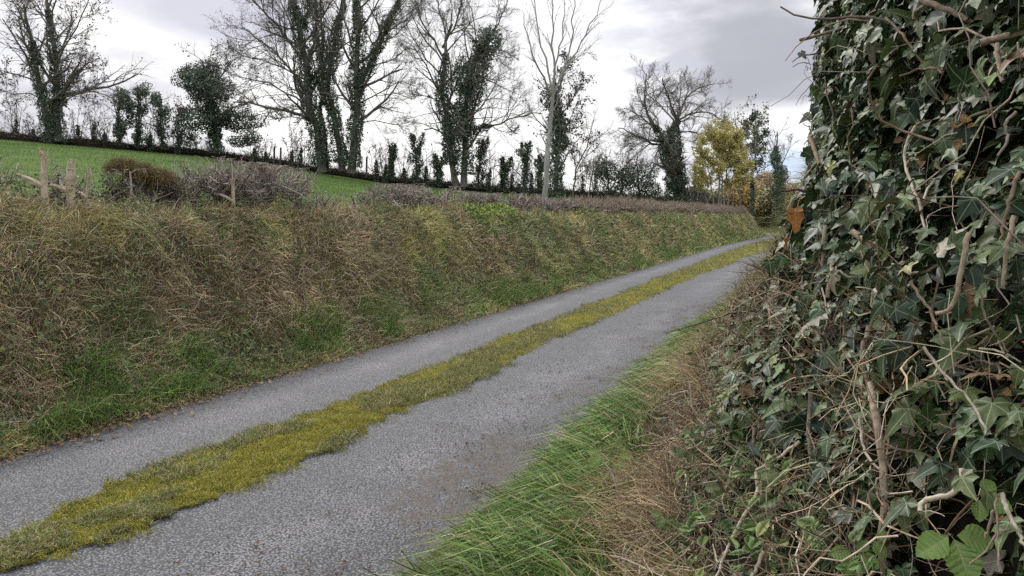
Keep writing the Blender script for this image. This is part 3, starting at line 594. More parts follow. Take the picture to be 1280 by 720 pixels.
tree('double_stemmed_tree', 'large double-stemmed tree with a heavy ivy mass and a long bare branch reaching right', 'tree', 55,
     [([(570, 234), (562, 190), (556, 150), (552, 110), (553, 60), (565, 30)], .34, .13), ([(580, 234), (580, 190), (580, 140), (588, 95), (604, 60), (610, 35)], .36, .12, 1), ([(583, 165), (600, 160), (630, 152), (655, 143), (678, 142)], .13, .04, -2),
      ([(553, 70), (535, 40), (522, 10), (515, -15)], .12, .05, 2), ([(553, 60), (572, 25), (580, -15)], .12, .05, -2), ([(552, 95), (535, 75), (518, 55), (508, 30)], .10, .04, 3), ([(606, 55), (625, 25), (640, -10)], .09, .04, 2), ([(600, 70), (620, 60), (645, 70)], .08, .03, -3),
      ([(555, 130), (535, 120), (515, 118)], .07, .03, -1), ([(592, 90), (620, 105), (648, 118)], .07, .03, 2), ([(630, 152), (640, 165), (648, 160)], .05, .02, 0), ([(558, 45), (548, 10), (545, -15)], .09, .05, 1)],
     ivy=[(0, .15, .8, .42, 2500), (1, .08, 1, .6, 3200), (2, 0, .35, .25, 400)], blobs=[(612, 52, 22, 22, 1500), (602, 75, 17, 24, 1100, 1), (578, 95, 16, 32, 1300, -1), (574, 150, 20, 32, 1900), (562, 170, 12, 16, 500, -1), (595, 110, 14, 28, 900)],
     orders=((12, .2, .45, .75, .05, 6), (9, .15, .52, .75, .04, 5), (7, .1, .55, .7, .02, 4)), group=G_FIELD)
tree('brown_leaved_ivy_tree', 'ivy-clad trunk with withered brown leaves standing behind the pale sapling', 'tree', 50,
     [([(695, 246), (696, 190), (695, 140), (694, 100)], .26, .08), ([(697, 190), (712, 150), (725, 120)], .08, .03, 1), ([(696, 150), (716, 125), (730, 100)], .08, .03, -1), ([(695, 120), (705, 90), (708, 72)], .07, .03, 0), ([(697, 215), (712, 190), (730, 165)], .07, .03, 2)],
     ivy=[(0, .0, .9, .45, 2200)], blobs=[(690, 120, 15, 22, 1000), (698, 155, 18, 20, 1100), (702, 178, 14, 12, 500)], orders=((9, .25, .4, .8, .06, 5), (7, .15, .5, .7, .04, 4), (5, .1, .5, .7, .02, 4)),
     leaves=(1500, .13, *DRY), group=G_FIELD)
tree('bare_scrub_tree', 'thin bare tree with spreading twigs right of the ivy trunk', 'tree', 56, [([(716, 246), (718, 215), (735, 180), (742, 150)], .10, .04), ([(717, 225), (728, 200), (750, 180)], .06, .03), ([(735, 247), (740, 215), (755, 190)], .07, .03)],
     orders=((10, .2, .45, .8, .06, 5), (7, .15, .5, .75, .04, 4), (5, .1, .5, .7, .02, 4)), group=G_FIELD)
for px, y0, dpt, sh, lab in ((762, 195, 60, [(757, 212, 20, 16, 1300), (762, 236, 15, 14, 500), (782, 222, 15, 20, 800)], 'dark ivy-smothered scrub tree left of the round-crowned tree'), (800, 190, 62, [(800, 222, 26, 24, 1900), (815, 238, 16, 12, 600)], 'dense dark scrub tree against the foot of the round-crowned tree')):
    tree('ivy_scrub_tree', lab, 'tree', dpt, [([(px, 250), (px - 2, 225), (px - 4, y0)], .14, .05), ([(px, 240), (px + 14, 215), (px + 26, y0 + 4)], .08, .03), ([(px, 240), (px - 14, 215), (px - 18, y0 + 10)], .08, .03)], blobs=sh,
         orders=((10, .2, .5, .8, .06, 5), (7, .15, .5, .75, .04, 4), (5, .1, .5, .7, .02, 4)), group=G_FIELD)
tree('round_crowned_tree', 'spreading round-crowned bare tree with an ivy-wrapped leaning trunk', 'tree', 55,
     [([(848, 252), (842, 215), (838, 185), (842, 160), (848, 145)], .48, .16), ([(840, 190), (822, 165), (808, 140), (802, 110), (808, 92)], .20, .05, -2), ([(840, 185), (815, 180), (790, 165), (772, 160)], .16, .04, 3), ([(845, 155), (855, 125), (870, 110), (892, 105)], .14, .04, 1),
      ([(846, 150), (835, 120), (828, 98)], .12, .04, -3), ([(848, 150), (868, 140), (890, 140), (900, 150)], .12, .04, 2), ([(830, 175), (805, 175), (782, 190)], .08, .03, -2), ([(848, 148), (850, 115), (850, 95)], .10, .04, 3), ([(822, 165), (795, 140), (780, 135)], .10, .04, 1),
      ([(845, 165), (868, 165), (885, 178)], .08, .03, -2), ([(842, 150), (820, 125), (815, 105)], .09, .04, 4)],
     ivy=[(0, .0, .95, .62, 3600), (1, 0, .4, .3, 500)], blobs=[(838, 188, 16, 16, 800), (848, 225, 14, 22, 900)], orders=((12, .15, .44, .85, .03, 6), (9, .15, .52, .8, .03, 5), (7, .1, .55, .7, .02, 4)), twr=.009, group='trees near the bend of the lane')
def yl(cx, cy, rx, ry): return lambda x, y: ((x - cx) / rx) ** 2 + ((y - cy) / ry) ** 2 < .55 + .6 * RNG.random(len(x))
tree('dark_feathery_tree', 'grey-green feathery tree poking up behind the yellow tree', 'tree', 68,
     [([(925, 262), (926, 210), (922, 165), (918, 140)], .16, .04)] + [([(924, y), (924 + dx * .6, y - dy * .5), (924 + dx, y - dy)], .06, .02, dz) for y, dx, dy, dz in ((200, 30, 18, 1), (188, 34, 24, -2), (178, 30, 26, 2), (170, 20, 26, -1), (210, 26, 8, 0), (195, -20, 20, 2), (175, -18, 22, -2))],
     orders=((9, .15, .35, .6, .02, 5), (6, .15, .5, .7, .0, 4)), leaves=(5200, .15, [(.045, .065, .045), (.07, .09, .06), (.10, .12, .08)], [3, 3, 1]), group='trees near the bend of the lane')
tree('yellow_leaved_tree', 'small tree in yellow autumn leaf with pale multiple stems beside the lane bend', 'tree', 52,
     [([(898, 262), (899, 225), (896, 185), (892, 160)], .10, .03), ([(905, 262), (906, 220), (912, 180), (916, 160)], .10, .03, 1), ([(893, 262), (888, 225), (880, 195), (876, 185)], .08, .02, -1), ([(909, 262), (914, 225), (924, 195), (930, 178)], .08, .02, 0),
      ([(901, 262), (902, 215), (903, 170), (903, 155)], .08, .02, -1), ([(886, 262), (880, 235), (872, 215)], .06, .02, 1), ([(914, 262), (920, 235), (930, 212)], .06, .02, -1)],
     orders=((10, .35, .38, .7, .06, 5), (7, .2, .5, .7, .04, 4), (5, .1, .5, .7, .0, 4)), leafm='leaf_yellow', barkm='silverbark', twigm='silverbark',
     leaves=(30000, .10, [(.60, .53, .18), (.52, .47, .18), (.42, .40, .17), (.54, .42, .20), (.27, .28, .12)], [4, 3, 3, 1.5, 2], yl(903, 206, 39, 57)), group='trees near the bend of the lane')
tree('roadside_ivy_trunk', 'thin ivy-wrapped trunk standing right at the lane bend', 'tree', 60, [([(940, 279), (940, 255), (941, 225), (943, 190), (945, 150)], .15, .05)], ivy=[(0, 0, .5, .10, 700)],
     orders=((9, .4, .3, .8, .06, 5), (7, .2, .45, .7, .04, 4)), leaves=(500, .13, [(.12, .13, .04), (.20, .15, .05)], [1, 1]), group='trees near the bend of the lane')
tree('columnar_ivy_tree', 'dark ivy column with a pale bare twiggy top, nearest the right ivy wall', 'tree', 78, [([(974, 275), (973, 230), (970, 195), (972, 165)], .24, .07), ([(972, 215), (985, 190), (990, 172)], .09, .03, 1)],
     ivy=[(0, 0, .85, .42, 1400)], blobs=[(969, 196, 9, 13, 700), (976, 218, 12, 16, 1100), (972, 238, 13, 14, 900)], orders=((10, .3, .38, .7, .08, 5), (7, .2, .5, .7, .04, 4), (6, .1, .5, .7, .02, 4)), group='trees near the bend of the lane')
# autumn shrubs beyond the bend
OLV = [(.30, .28, .13), (.24, .235, .11), (.38, .32, .15), (.20, .185, .10)]
for i, (px, py, rx, ry, dpt, cols, lab) in enumerate((
    (925, 243, 20, 16, 76, [(.46, .26, .08), (.34, .23, .09), (.52, .32, .10), (.24, .22, .09)], 'orange-leaved shrub beyond the bank end left of the bend trunk'),
    (958, 252, 22, 22, 82, OLV, 'olive-brown thicket shrub right of the bend trunk'), (990, 250, 24, 20, 80, [(.32, .27, .13), (.24, .22, .10), (.38, .30, .13)], 'yellow-brown thicket shrub beside the right ivy wall'),
    (960, 232, 22, 16, 92, [(.40, .28, .12), (.26, .22, .10)], 'rusty shrub high at the back of the thicket'), (900, 250, 26, 14, 84, OLV, 'dull olive shrub behind the pale stems of the yellow tree'),
    (1030, 246, 34, 26, 84, OLV, 'broad olive shrub beyond the bend, behind the ivy wall'), (866, 246, 20, 12, 80, [(.07, .07, .045), (.10, .09, .05)], 'dark low shrub left of the yellow tree'), (1090, 244, 40, 26, 88, OLV, 'tall thicket shrub farther right of the lane bend'))):
    tree('autumn_shrub', lab, 'shrub', dpt, [([(px, py + ry + 6), (px - rx * .2, py), (px - rx * .4, py - ry * .9)], .09, .03), ([(px + 2, py + ry + 6), (px + rx * .4, py), (px + rx * .5, py - ry * .7)], .08, .03), ([(px, py + ry + 6), (px + 1, py), (px + 2, py - ry)], .08, .03)],
         blobs=[(px, py, rx * 1.2, ry * 1.2, 3800), (px - rx * .4, py + ry * .3, rx * .7, ry * .8, 1500, -1), (px + rx * .4, py + ry * .3, rx * .7, ry * .8, 1500, 1), (px, py + ry * .9, rx * 1.2, ry * .8, 1800)], scale=1.5, ivcols=(cols, [1] * len(cols)), orders=((9, .2, .45, .8, .06, 5), (7, .2, .5, .7, .04, 4)), group='shrubs beyond the bend')
# bare scrub in the pasture boundary
SCR = ((20, 128, 'behind the foot of the leftmost tree'), (42, 150, 'low, just left of the twin-stemmed trunks'), (98, 138, 'first right of the twin-stemmed tree'), (118, 128, 'twiggy and taller, left of the dark ivy cluster'), (131, 150, 'low, touching the dark ivy cluster'), (188, 150, 'low, between the small ivy-clad trees'), (222, 155, 'low, left under the broad dark tree'),
       (318, 170, 'right of the broad dark tree'), (332, 178, 'beside the two thin posts'), (365, 172, 'left of the leaning tall tree'), (376, 165, 'close under the leaning tall tree'), (470, 180, 'right of the forked tall tree'), (482, 190, 'low, right of the forked tall tree'), (505, 195, 'left of the forked stub'), (533, 190, 'between the two small stubs'), (612, 190, 'right of the double-stemmed tree'), (640, 200, 'between the rounded and the narrow stub'), (665, 195, 'left of the pale sapling'),
       (728, 200, 'right of the ivy trunk with brown leaves'), (745, 195, 'left of the dark scrub tree'), (778, 185, 'among the dark scrub trees'), (-30, 130, 'at the left edge of the view'), (868, 215, 'right of the round-crowned tree'))
for px, y0, lab in SCR:
    yb = by(px); h_ = (yb - y0) * 1.15; y0 = yb - h_
    tree('bare_shrub', 'leafless grey shrub on the pasture skyline, ' + lab, 'shrub', 58.5 if px < 700 else 63, [([(px + k * 2, yb + 1), (px + k * 5, yb - h_ * .5), (px + k * 8, yb - h_ * (.9 - .1 * abs(k)))], .05, .02, k) for k in (-1, 0, 1)],
         ivy=[(1, 0, .6, .16, 260)], orders=((9, .12, .48, .75, .08, 5), (7, .15, .5, .7, .05, 4)), twr=.010, group='leafless shrubs in the pasture boundary', leaves=(120, .11, *DRY))
# dark overgrown boundary bank with its own twigs
def strip_hedge(name, label, path, wdt, hgt, mat, leafcols, nl, leafsz, twigs, group=None, twcol=None, twlen=.5, twr=.006, leafmat='leaf_far', upb=.8):
    path = poly(path, max(12, int(np.linalg.norm(np.diff(np.array(path), axis=0), axis=1).sum() / .35)))
    T = np.gradient(path, axis=0); T[:, 2] = 0; T = norm(T); S = np.stack([T[:, 1], -T[:, 0], T[:, 2] * 0], 1)
    an = np.linspace(0, math.pi, 9); ss = np.arange(len(path))
    lump = .75 + .5 * fbm(ss[:, None] * .31 + path[0, 0], an[None] * 1.5, 0, 101)
    V = path[:, None] + S[:, None] * (np.cos(an)[None] * wdt * lump)[..., None] + np.array((0, 0, 1)) * (np.sin(an)[None] ** .7 * hgt * lump)[..., None]
    V[:, [0, -1], 2] -= .25
    root = empty(name, path[0], label, 'hedge', group); idx = np.arange(V.shape[0] * V.shape[1]).reshape(V.shape[:2])
    F = np.stack([idx[:-1, :-1], idx[:-1, 1:], idx[1:, 1:], idx[1:, :-1]], -1).reshape(-1, 4)
    child('core', V, F, mat, root, smooth=True)
    m = nl; i = RNG.integers(0, len(path) - 1, m); j = RNG.integers(0, 9, m); d = norm(V[i, j] - path[i] + 1e-4)
    if m:
        q_ = V[i, j] + (V[i + 1, j] - V[i, j]) * RNG.random((m, 1)) + d * (RNG.random((m, 1)) * .12)
        a = leaf_cloud(q_, leafsz * (.6 + .8 * RNG.random(m)), *leafcols, nrm=d); child('foliage', a[0], a[1], M[leafmat], root, col=a[2])
    m = twigs; i = RNG.integers(0, len(path) - 1, m); j = RNG.integers(0, 9, m); d = norm(V[i, j] - path[i] + 1e-4)
    P0 = V[i, j] + (V[i + 1, j] - V[i, j]) * RNG.random((m, 1)) - d * .1; D = norm(d * .6 + RNG.normal(size=(m, 3)) * .6 + np.array((0, 0, upb))); pts = [P0]; ln = twlen * (.4 + RNG.random(m))
    for k in range(1, 4): D = norm(D + RNG.normal(size=(m, 3)) * .3); pts.append(pts[-1] + D * (ln / 3)[:, None])
    tv = tubes(np.stack(pts, 1), (twr * (.6 + .8 * RNG.random(m)))[:, None] * np.linspace(1, .5, 4)[None], 3, pal(twcol or [(.12, .095, .08), (.18, .15, .13)], [1, 1], m))
    child('twigs', tv[0], tv[1], M['stem'], root, col=tv[2])
    return root
def bpt(px, off=0): d, h_ = bound(px); d -= off; return (float((px - 640) / FPX * d), float(d), float(h_ - .1))
strip_hedge('boundary_hedge', 'low dark overgrown hedge bank along the far edge of the pasture', [bpt(p) for p in range(-300, 960, 30)], .5, .62, M['core_shade'],
            ([(.03, .035, .018), (.05, .045, .025), (.07, .055, .035)], [1, 1, 1]), 9000, .12, 7000, twlen=.7, twr=.012, twcol=[(.05, .04, .035), (.08, .065, .055)])
# two thin posts on the skyline and a stub post
def post(label, px, yb, yt, depth, r, group):
    a = unproj(px, yb, depth); b_ = unproj(px + .5, yt, depth); root = empty('fence_post', a, label, 'post', group)
    P = poly([a, b_], 5)[None]; v, f, _ = tubes(P, np.full((1, 5), r), 8); 
    cap = np.array([[len(v) - 8 + k for k in range(8)]]); child('pole', v, f, M['post'], root)
    mesh = root.children[0].data
    t_ = b_; ring = v[-8:]; ctr = t_ + np.array((0, 0, r * .35)); cv = np.vstack([ring, ctr]); cf = np.array([(k, (k + 1) % 8, 8) for k in range(8)]); child('cap', cv, cf, M['post'], root)
post('thin dark fence post on the skyline, left one of the close pair', 342.5, 206, 184, 57, .075, 'fence posts on the skyline')
post('thin dark fence post on the skyline, right one of the close pair', 350.5, 208, 184.5, 57, .07, 'fence posts on the skyline')
post('short dark post beside the forked tall tree', 458, 222, 196, 56, .07, 'fence posts on the skyline')

# ---------------------------------------------------------------- hedge on top of the left bank
def hedge_pt(l, off=0, dz=0):
    """on the bank top; off = metres right of the hedge line"""
    u = -3.35 + off; xy = road_xy(np.array(l, float), np.array(u, float)); return np.array((xy[0], xy[1], float(lbank_z(np.array([l], float), np.array([u], float))[0]) - .04 + dz))
def px2l(px, s=-6.5): 
    tx = (px - 640) / FPX; d = s / (tx * nv[0] + nv[1]); return d * (tx * dv[0] + dv[1])
GREY = [(.27, .24, .205), (.17, .145, .12), (.42, .38, .33), (.09, .072, .06)]
def cut_shrub(label, pxa, pxb, hgt, dens, lean=0, mossy=False, dark=.5, group='cut hawthorn shrubs along the bank top'):
    hgt *= 1.12
    """a flailed hawthorn: a few stems from the bank, many short stiff broken twigs ending at the same height"""
    la, lb = px2l(pxa), px2l(pxb); nst = max(3, int((lb - la) * 7)); root = empty('hedge_shrub', hedge_pt((la + lb) / 2), label, 'shrub', group)
    st = []; Rs = []
    for i in range(nst):
        l = la + (lb - la) * (i + random.random()) / nst; p = hedge_pt(l, random.uniform(-.12, .12)); h_ = hgt * random.uniform(.55, .9)
        q_ = p + np.array((random.uniform(-.15, .15) + lean * dv[0], random.uniform(-.15, .15) + lean * dv[1], h_)); m = (p + q_) / 2 + RNG.normal(size=3) * .06
        st.append(poly([p, m, q_], 10)); Rs.append(np.linspace(random.uniform(.014, .028), .008, 10))
    P0, R0 = np.array(st), np.array(Rs); par = [tubes(P0, R0, 6, pal(GREY, [1, 2, 1, 2], nst))]; P, Rd = P0, R0
    for (n_, ratio, ang, up, K, rr, rm) in ((int(7 * dens), .75, 1.0, .03, 4, .65, .0070), (int(6 * dens), .72, .85, .04, 4, .7, .0046), (4, .60, .8, .05, 3, .75, .0030)):
        P, Rd = grow(P, Rd, n_, .15, ratio, ang, up, K, rr, .17, rm, .46)
        top = P0[0, 0, 2] + hgt * (1.0 + .10 * vn(P[:, 0, 0] * 4, P[:, 0, 1] * 4, 0, 7)); over = np.clip((P[..., 2] - top[:, None]), 0, None); P[..., 2] -= over * .93   # flailed flat
        far = max(1., (la + lb) / 2 / 12)
        par.append(tubes(P, Rd * far, 3, pal(GREY, [2, 2, 2, 1], len(P))))
    v, f, c_ = joinm([(a, b_, c_) for a, b_, c_ in par]); child('branches', v, f, M['stem'], root, col=c_)
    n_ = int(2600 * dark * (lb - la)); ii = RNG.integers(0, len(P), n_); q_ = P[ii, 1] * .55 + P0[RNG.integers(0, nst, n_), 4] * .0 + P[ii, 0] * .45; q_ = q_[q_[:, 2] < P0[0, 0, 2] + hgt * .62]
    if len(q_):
        a = leaf_cloud(q_ + RNG.normal(size=q_.shape) * .04, .014 + .016 * RNG.random(len(q_)), [(.07, .055, .04), (.05, .06, .03), (.13, .10, .07), (.08, .10, .04)], [3, 3, 2, 1]); child('undergrowth_shade', a[0], a[1], M['leaf_far'], root, col=a[2])  # low leaf flecks, coloured dark to stand for the shaded hollows under the twigs
    if mossy:
        c3 = hedge_pt((la + lb) / 2, 0, hgt * .85); n_ = 5200; d = norm(RNG.normal(size=(n_, 3))); d[:, 2] = np.abs(d[:, 2]) - .15
        c3 = c3 + np.array((.16, .05, -.05)) * RNG.integers(-1, 2, (n_, 1)) + np.array((0, 0, -.03)); q_ = c3 + d * np.array((.13, .12, .10)) * (.15 + 1.5 * fbm(d[:, 0] * 2, d[:, 1] * 2, d[:, 2] * 2, 3))[:, None]
        bv = blades(q_, d + RNG.normal(size=(n_, 3)) * .6, .05 + .05 * RNG.random(n_), .004 + 0 * d[:, 0], RNG.normal(size=(n_, 3)) * .5 + np.array((0, 0, -.6)), pal([(.24, .17, .09), (.14, .11, .05), (.20, .18, .07), (.07, .055, .035)], [3, 3, 2, 2], n_))
        child('moss_cap', bv[0], bv[1], M['moss'], root, col=bv[2])
    return root
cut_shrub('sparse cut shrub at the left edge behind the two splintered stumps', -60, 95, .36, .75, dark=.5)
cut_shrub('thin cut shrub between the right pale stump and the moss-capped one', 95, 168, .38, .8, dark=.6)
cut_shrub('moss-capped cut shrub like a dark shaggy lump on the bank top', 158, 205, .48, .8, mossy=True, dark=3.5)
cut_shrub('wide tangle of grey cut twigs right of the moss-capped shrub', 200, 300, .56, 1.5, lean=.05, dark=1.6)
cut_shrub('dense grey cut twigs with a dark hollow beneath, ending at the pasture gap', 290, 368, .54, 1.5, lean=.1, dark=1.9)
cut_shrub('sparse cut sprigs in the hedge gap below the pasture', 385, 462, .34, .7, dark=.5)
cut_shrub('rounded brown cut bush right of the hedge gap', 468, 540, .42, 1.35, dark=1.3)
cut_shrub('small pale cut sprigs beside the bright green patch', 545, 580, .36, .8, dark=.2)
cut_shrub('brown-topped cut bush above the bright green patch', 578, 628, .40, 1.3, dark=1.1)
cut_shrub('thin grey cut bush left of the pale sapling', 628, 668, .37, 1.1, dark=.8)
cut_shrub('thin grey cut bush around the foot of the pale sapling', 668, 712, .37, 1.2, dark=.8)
# far part: one continuous clipped hedge
hl = np.arange(px2l(708), 66, 1.0)
strip_hedge('clipped_hedge', 'long clipped brown hedge on the bank running to the lane bend', [hedge_pt(float(l_)) for l_ in hl], .36, .31, M['core_shade'],
            ([(.16, .12, .09), (.11, .095, .06), (.22, .17, .13), (.14, .16, .06)], [3, 2, 2, 1]), 16000, .05, 30000, twlen=.34, twr=.006, twcol=[(.30, .245, .19), (.20, .155, .12)])
# pale split stumps
def stump(label, px, hpx, r, lean, dl=0):
    l = px2l(px); p = hedge_pt(l + dl, .30); h_ = hpx / FPX * p[1]; root = empty('cut_stump', p, label, 'stump', 'pale splintered stumps in the cut hedge')
    pts = poly([p - np.array((0, 0, .05)), p + np.array((lean * .4, 0, h_ * .5)), p + np.array((lean, 0, h_ * .82))], 7); v, f, _ = tubes(pts[None], (r * (np.array([1.35, 1.15, 1, .92, 1.05, .95, .8]) + RNG.normal(size=7) * .07))[None], 9)
    child('trunk', v, f, M['cut'], root)
    sp = []; n_ = 8                                             # torn splinters standing out of the top
    for k in range(n_):
        a = 2 * math.pi * k / n_; rr = r * random.uniform(.2, .95); b_ = pts[-1] + np.array((math.cos(a) * rr, math.sin(a) * rr, -.03)); hh = h_ * random.uniform(.04, .24)
        sp.append(poly([b_, b_ + np.array((math.cos(a) * .012 + random.uniform(-.015, .015), math.sin(a) * .012, hh))], 4))
    v, f, _ = tubes(np.array(sp), np.array([[r * .33, r * .30, r * .2, .002]] * n_), 4); child('splinters', v, f, M['cut'], root)
    br = poly([pts[3], pts[3] + np.array((-.10, -.02, .07)), pts[3] + np.array((-.2, -.05, .06 + .05 * random.random()))], 6); v, f, _ = tubes(br[None], np.linspace(.022, .012, 6)[None], 7); child('broken_branch', v, f, M['cut'], root)
stump('stouter pale splintered stump, right one of the pair at the left edge', 62, 74, .040, .02)
stump('taller pale splintered stump, left one of the pair', 29, 80, .030, .02)
stump('thin pale broken stump leaning right of the pair', 80, 62, .014, .05)
stump('small pale splintered stump above the tangled grey twigs', 268, 50, .020, .0)
# long bare cut branch and bright green patches
def bright_patch(label, pxa, pxb, off, hgt, n_):
    la, lb = px2l(pxa), px2l(pxb); l = la + (lb - la) * RNG.random(n_); u = -3.35 + off + RNG.normal(size=n_) * .16; z = lbank_z(l, u)
    P = np.concatenate([road_xy(l, u), (z + hgt * (.15 + .85 * RNG.random(n_)) * np.sin(math.pi * np.clip((l - la) / (lb - la), .08, .92)) ** .4)[:, None]], 1)
    X, Y, Z = frame(RNG.normal(size=(n_, 3)) + np.array((0, -.3, .8)), RNG.normal(size=(n_, 3)) + np.array((0, 0, .4)))
    sv = scatter(OVAL[0], OVAL[1], OVAL[2], P, X, Y, Z, .035 + .03 * RNG.random(n_), pal([(.20, .28, .03), (.15, .22, .03), (.28, .31, .05), (.10, .15, .03)], [3, 3, 2, 1], n_))
    root = empty('leafy_shrub', hedge_pt((la + lb) / 2, off), label, 'shrub', 'bright green leafy patches on the bank top'); child('foliage', sv[0], sv[1], M['bramble'], root, col=sv[2], vein=sv[3])
    for i in RNG.integers(0, n_, 8):
        b3 = P[i].copy(); b3[2] = lbank_z(l[i:i + 1], u[i:i + 1])[0]; tv = tubes(np.stack([b3, (b3 + P[i]) / 2 + RNG.normal(size=3) * .02, P[i]])[None], np.full((1, 3), .004), 4, pal([(.09, .11, .03)], [1], 1)); child('stem', tv[0], tv[1], M['stem'], root, col=tv[2])
bright_patch('bright lime-green leafy patch below the brown-topped cut bush', 556, 622, .42, .22, 1300)
bright_patch('small lime-green leafy sprig right of the pale sapling', 700, 722, .38, .25, 260)
bright_patch('small yellow-green leafy sprig on the far clipped hedge face', 812, 828, .3, .28, 200)
strip_hedge('low_hedge', 'low green hedge along the outer side of the lane bend', [tuple(unproj(a, 289, 86) + np.array((0, 0, 0))) for a in range(880, 1130, 20)], 1.2, 1.0, M['core_shade'], ([(.14, .17, .06), (.20, .21, .08), (.10, .12, .05)], [3, 2, 2]), 9000, .16, 900, twr=.01)
# pale bare sapling standing in the hedge
sd_ = 20.0
tree('pale_sapling', 'pale grey bare sapling standing in the hedge, forking into upright branches', 'tree', sd_,
     [([(680, 256), (683, 215), (688, 165), (691, 122)], .070, .038), ([(691, 122), (686, 85), (672, 40), (664, -25)], .030, .008, .3), ([(691, 122), (693, 80), (690, 30), (692, -25)], .032, .009, -.2), ([(692, 118), (706, 85), (716, 45), (722, -25)], .029, .008, .3),
      ([(688, 118), (676, 90), (662, 62), (655, 20)], .028, .008, -.5), ([(700, 98), (722, 62), (742, 25), (752, -5)], .026, .007, .4), ([(692, 90), (702, 50), (706, 0)], .024, .008, .2), ([(706, 85), (730, 65), (745, 68)], .014, .005, .3)],
     orders=((9, .25, .30, .5, .12, 5), (6, .2, .45, .55, .1, 4)), barkm='palebark', twigm='silverbark', twr=.0045, rr=.4, maxlen=1.3)
#@@SPLIT2
# ---------------------------------------------------------------- right bank and ivy hedge beside the camera
QS = np.array([-1.62, -1.45, -1.15, -.93, -.75, -.57, -.37, -.18, -.05, .0, .04, .10, .45, 1.2])
QZ = np.array([-.03, .04, .14, .28, .43, .62, .95, 1.28, 1.68, 2.2, 2.8, 3.3, 3.6, 3.5])
QV = np.r_[0, np.cumsum(np.hypot(np.diff(QS), np.diff(QZ)))]; VM = QV[-1]; QV = QV / VM
def shift(t): return np.interp(t, [-1.5, 0, .5, 1, 1.5, 2, 2.54, 3.05, 3.7], [2.6, 1.5, 1.02, .62, .40, .28, .19, .10, 0])
def cap(t): return np.interp(t, [3.3, 4.3, 7.5, 12, 60], [3.7, 2.05, 1.7, 1.05, .95])
def rb(t, v, dis=True):
    t = np.asarray(t, float); v = np.asarray(v, float)
    s = np.interp(v, QV, QS); z = np.interp(v, QV, QZ); s = s + shift(t) * np.clip((z - .05) / .55, 0, 1); z = np.minimum(z, cap(t))
    if dis:
        a = np.clip((z - .1) / .5, 0, 1)
        s = s - a * (.20 * (fbm(t * 1.3, v * 7, 0, 111) - .5) + .13 * (fbm(t * 4, v * 18, 0, 112) - .5)); z = z + a * .10 * (fbm(t * 1.7, v * 6, 0, 113) - .5) * (z < 1.3)
    ex = np.clip((t - 50) / 12, 0, 1) * 0
    return np.concatenate([ts(t, s), z[..., None]], -1)
tt = np.concatenate([np.arange(-1.5, 8, .06), np.arange(8, 58, .4)]); vv = np.linspace(0, 1, 110); TT, VV = np.meshgrid(tt, vv, indexing='ij')
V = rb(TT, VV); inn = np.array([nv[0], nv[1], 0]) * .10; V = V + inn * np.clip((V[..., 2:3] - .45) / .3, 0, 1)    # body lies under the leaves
idx = np.arange(TT.size).reshape(TT.shape); F = np.stack([idx[:-1, :-1], idx[:-1, 1:], idx[1:, 1:], idx[1:, :-1]], -1).reshape(-1, 4)
low = VV[:-1, :-1].ravel() < np.interp(.62, QZ[:7], QV[:7]); far_ = TT[:-1, :-1].ravel() > 7.8
tag(mesh_np('verge_bank', V, F[low | far_], M['earth'], smooth=True), 'earth verge rising on the right of the lane', None, kind='structure')
def rbn(t, v, e=.01): return norm(np.cross(rb(t + e, v) - rb(t - e, v), rb(t, v + e / 2) - rb(t, v - e / 2))) * -1
_n = rbn(np.array([3.]), np.array([.6]))[0]; SG = 1 if _n @ np.array((-nv[0], -nv[1], 0)) > 0 else -1
def rnn(t, v): return rbn(t, v) * SG
v_of_z = lambda z: np.interp(z, QZ[:13], QV[:13])
# long green grass on the verge, then pale dead grass above it
def verge(name, label, n_, t, z0, z1, Lr, wd, cols, w, bendv, upd=1., thr=None, seed=121, kind='stuff', lift=0):
    v = v_of_z(z0 + (z1 - z0) * RNG.random(n_) ** 1.0)
    if thr is not None:
        k = fbm(t * 1.5, v * 12, 0, seed) > thr; t, v = t[k], v[k]; n_ = len(t)
    P = rb(t, v); nn = rnn(t, v); P = P + nn * lift; tu = fbm(t * 3.5, v * 28, 0, seed + 3); far = np.clip(np.linalg.norm(P, axis=1) / 5, .8, 6)
    D = nn * .55 + np.array((0, 0, upd)) + RNG.normal(size=(n_, 3)) * .35; Ln = (Lr[0] + (Lr[1] - Lr[0]) * RNG.random(n_)) * (.55 + .9 * tu)
    ba = np.stack([vn(t * 2.2, v * 10, 0, seed + 5) - .5, vn(t * 2.2, v * 10, 5, seed + 6) - .5, t * 0], 1) * 1.2
    bv = blades(P, D, Ln, (wd * (.7 + .6 * RNG.random(n_))) * far ** .6, np.array(bendv) + ba + RNG.normal(size=(n_, 3)) * .35, pal(cols, w, n_))
    return tag(mesh_np(name, bv[0], bv[1], M['blade'], col=bv[2]), label, None, kind=kind)
DN = (-nv[0] * .75, -nv[1] * .75, -.55)
GRN = ([(.11, .205, .034), (.07, .14, .026), (.16, .265, .05), (.22, .30, .08), (.32, .30, .13), (.40, .33, .19)], [4, 3.4, 3, 2, .9, .7])
nt_ = 720; nb_ = 40; tc_t = np.repeat(.9 + 7.5 * RNG.random(nt_) ** 1.2, nb_); tc_v = np.repeat(v_of_z(.11 + .35 * RNG.random(nt_)), nb_); tsz = np.repeat(.6 + .6 * RNG.random(nt_), nb_); n_ = nt_ * nb_
a = 2 * math.pi * RNG.random(n_); rr_ = RNG.random(n_) ** .5; P = rb(tc_t, tc_v) + np.stack([np.cos(a), np.sin(a), a * 0], 1) * (rr_ * .035)[:, None]; rd = np.stack([np.cos(a), np.sin(a), a * 0], 1) * (.25 + .6 * rr_)[:, None]
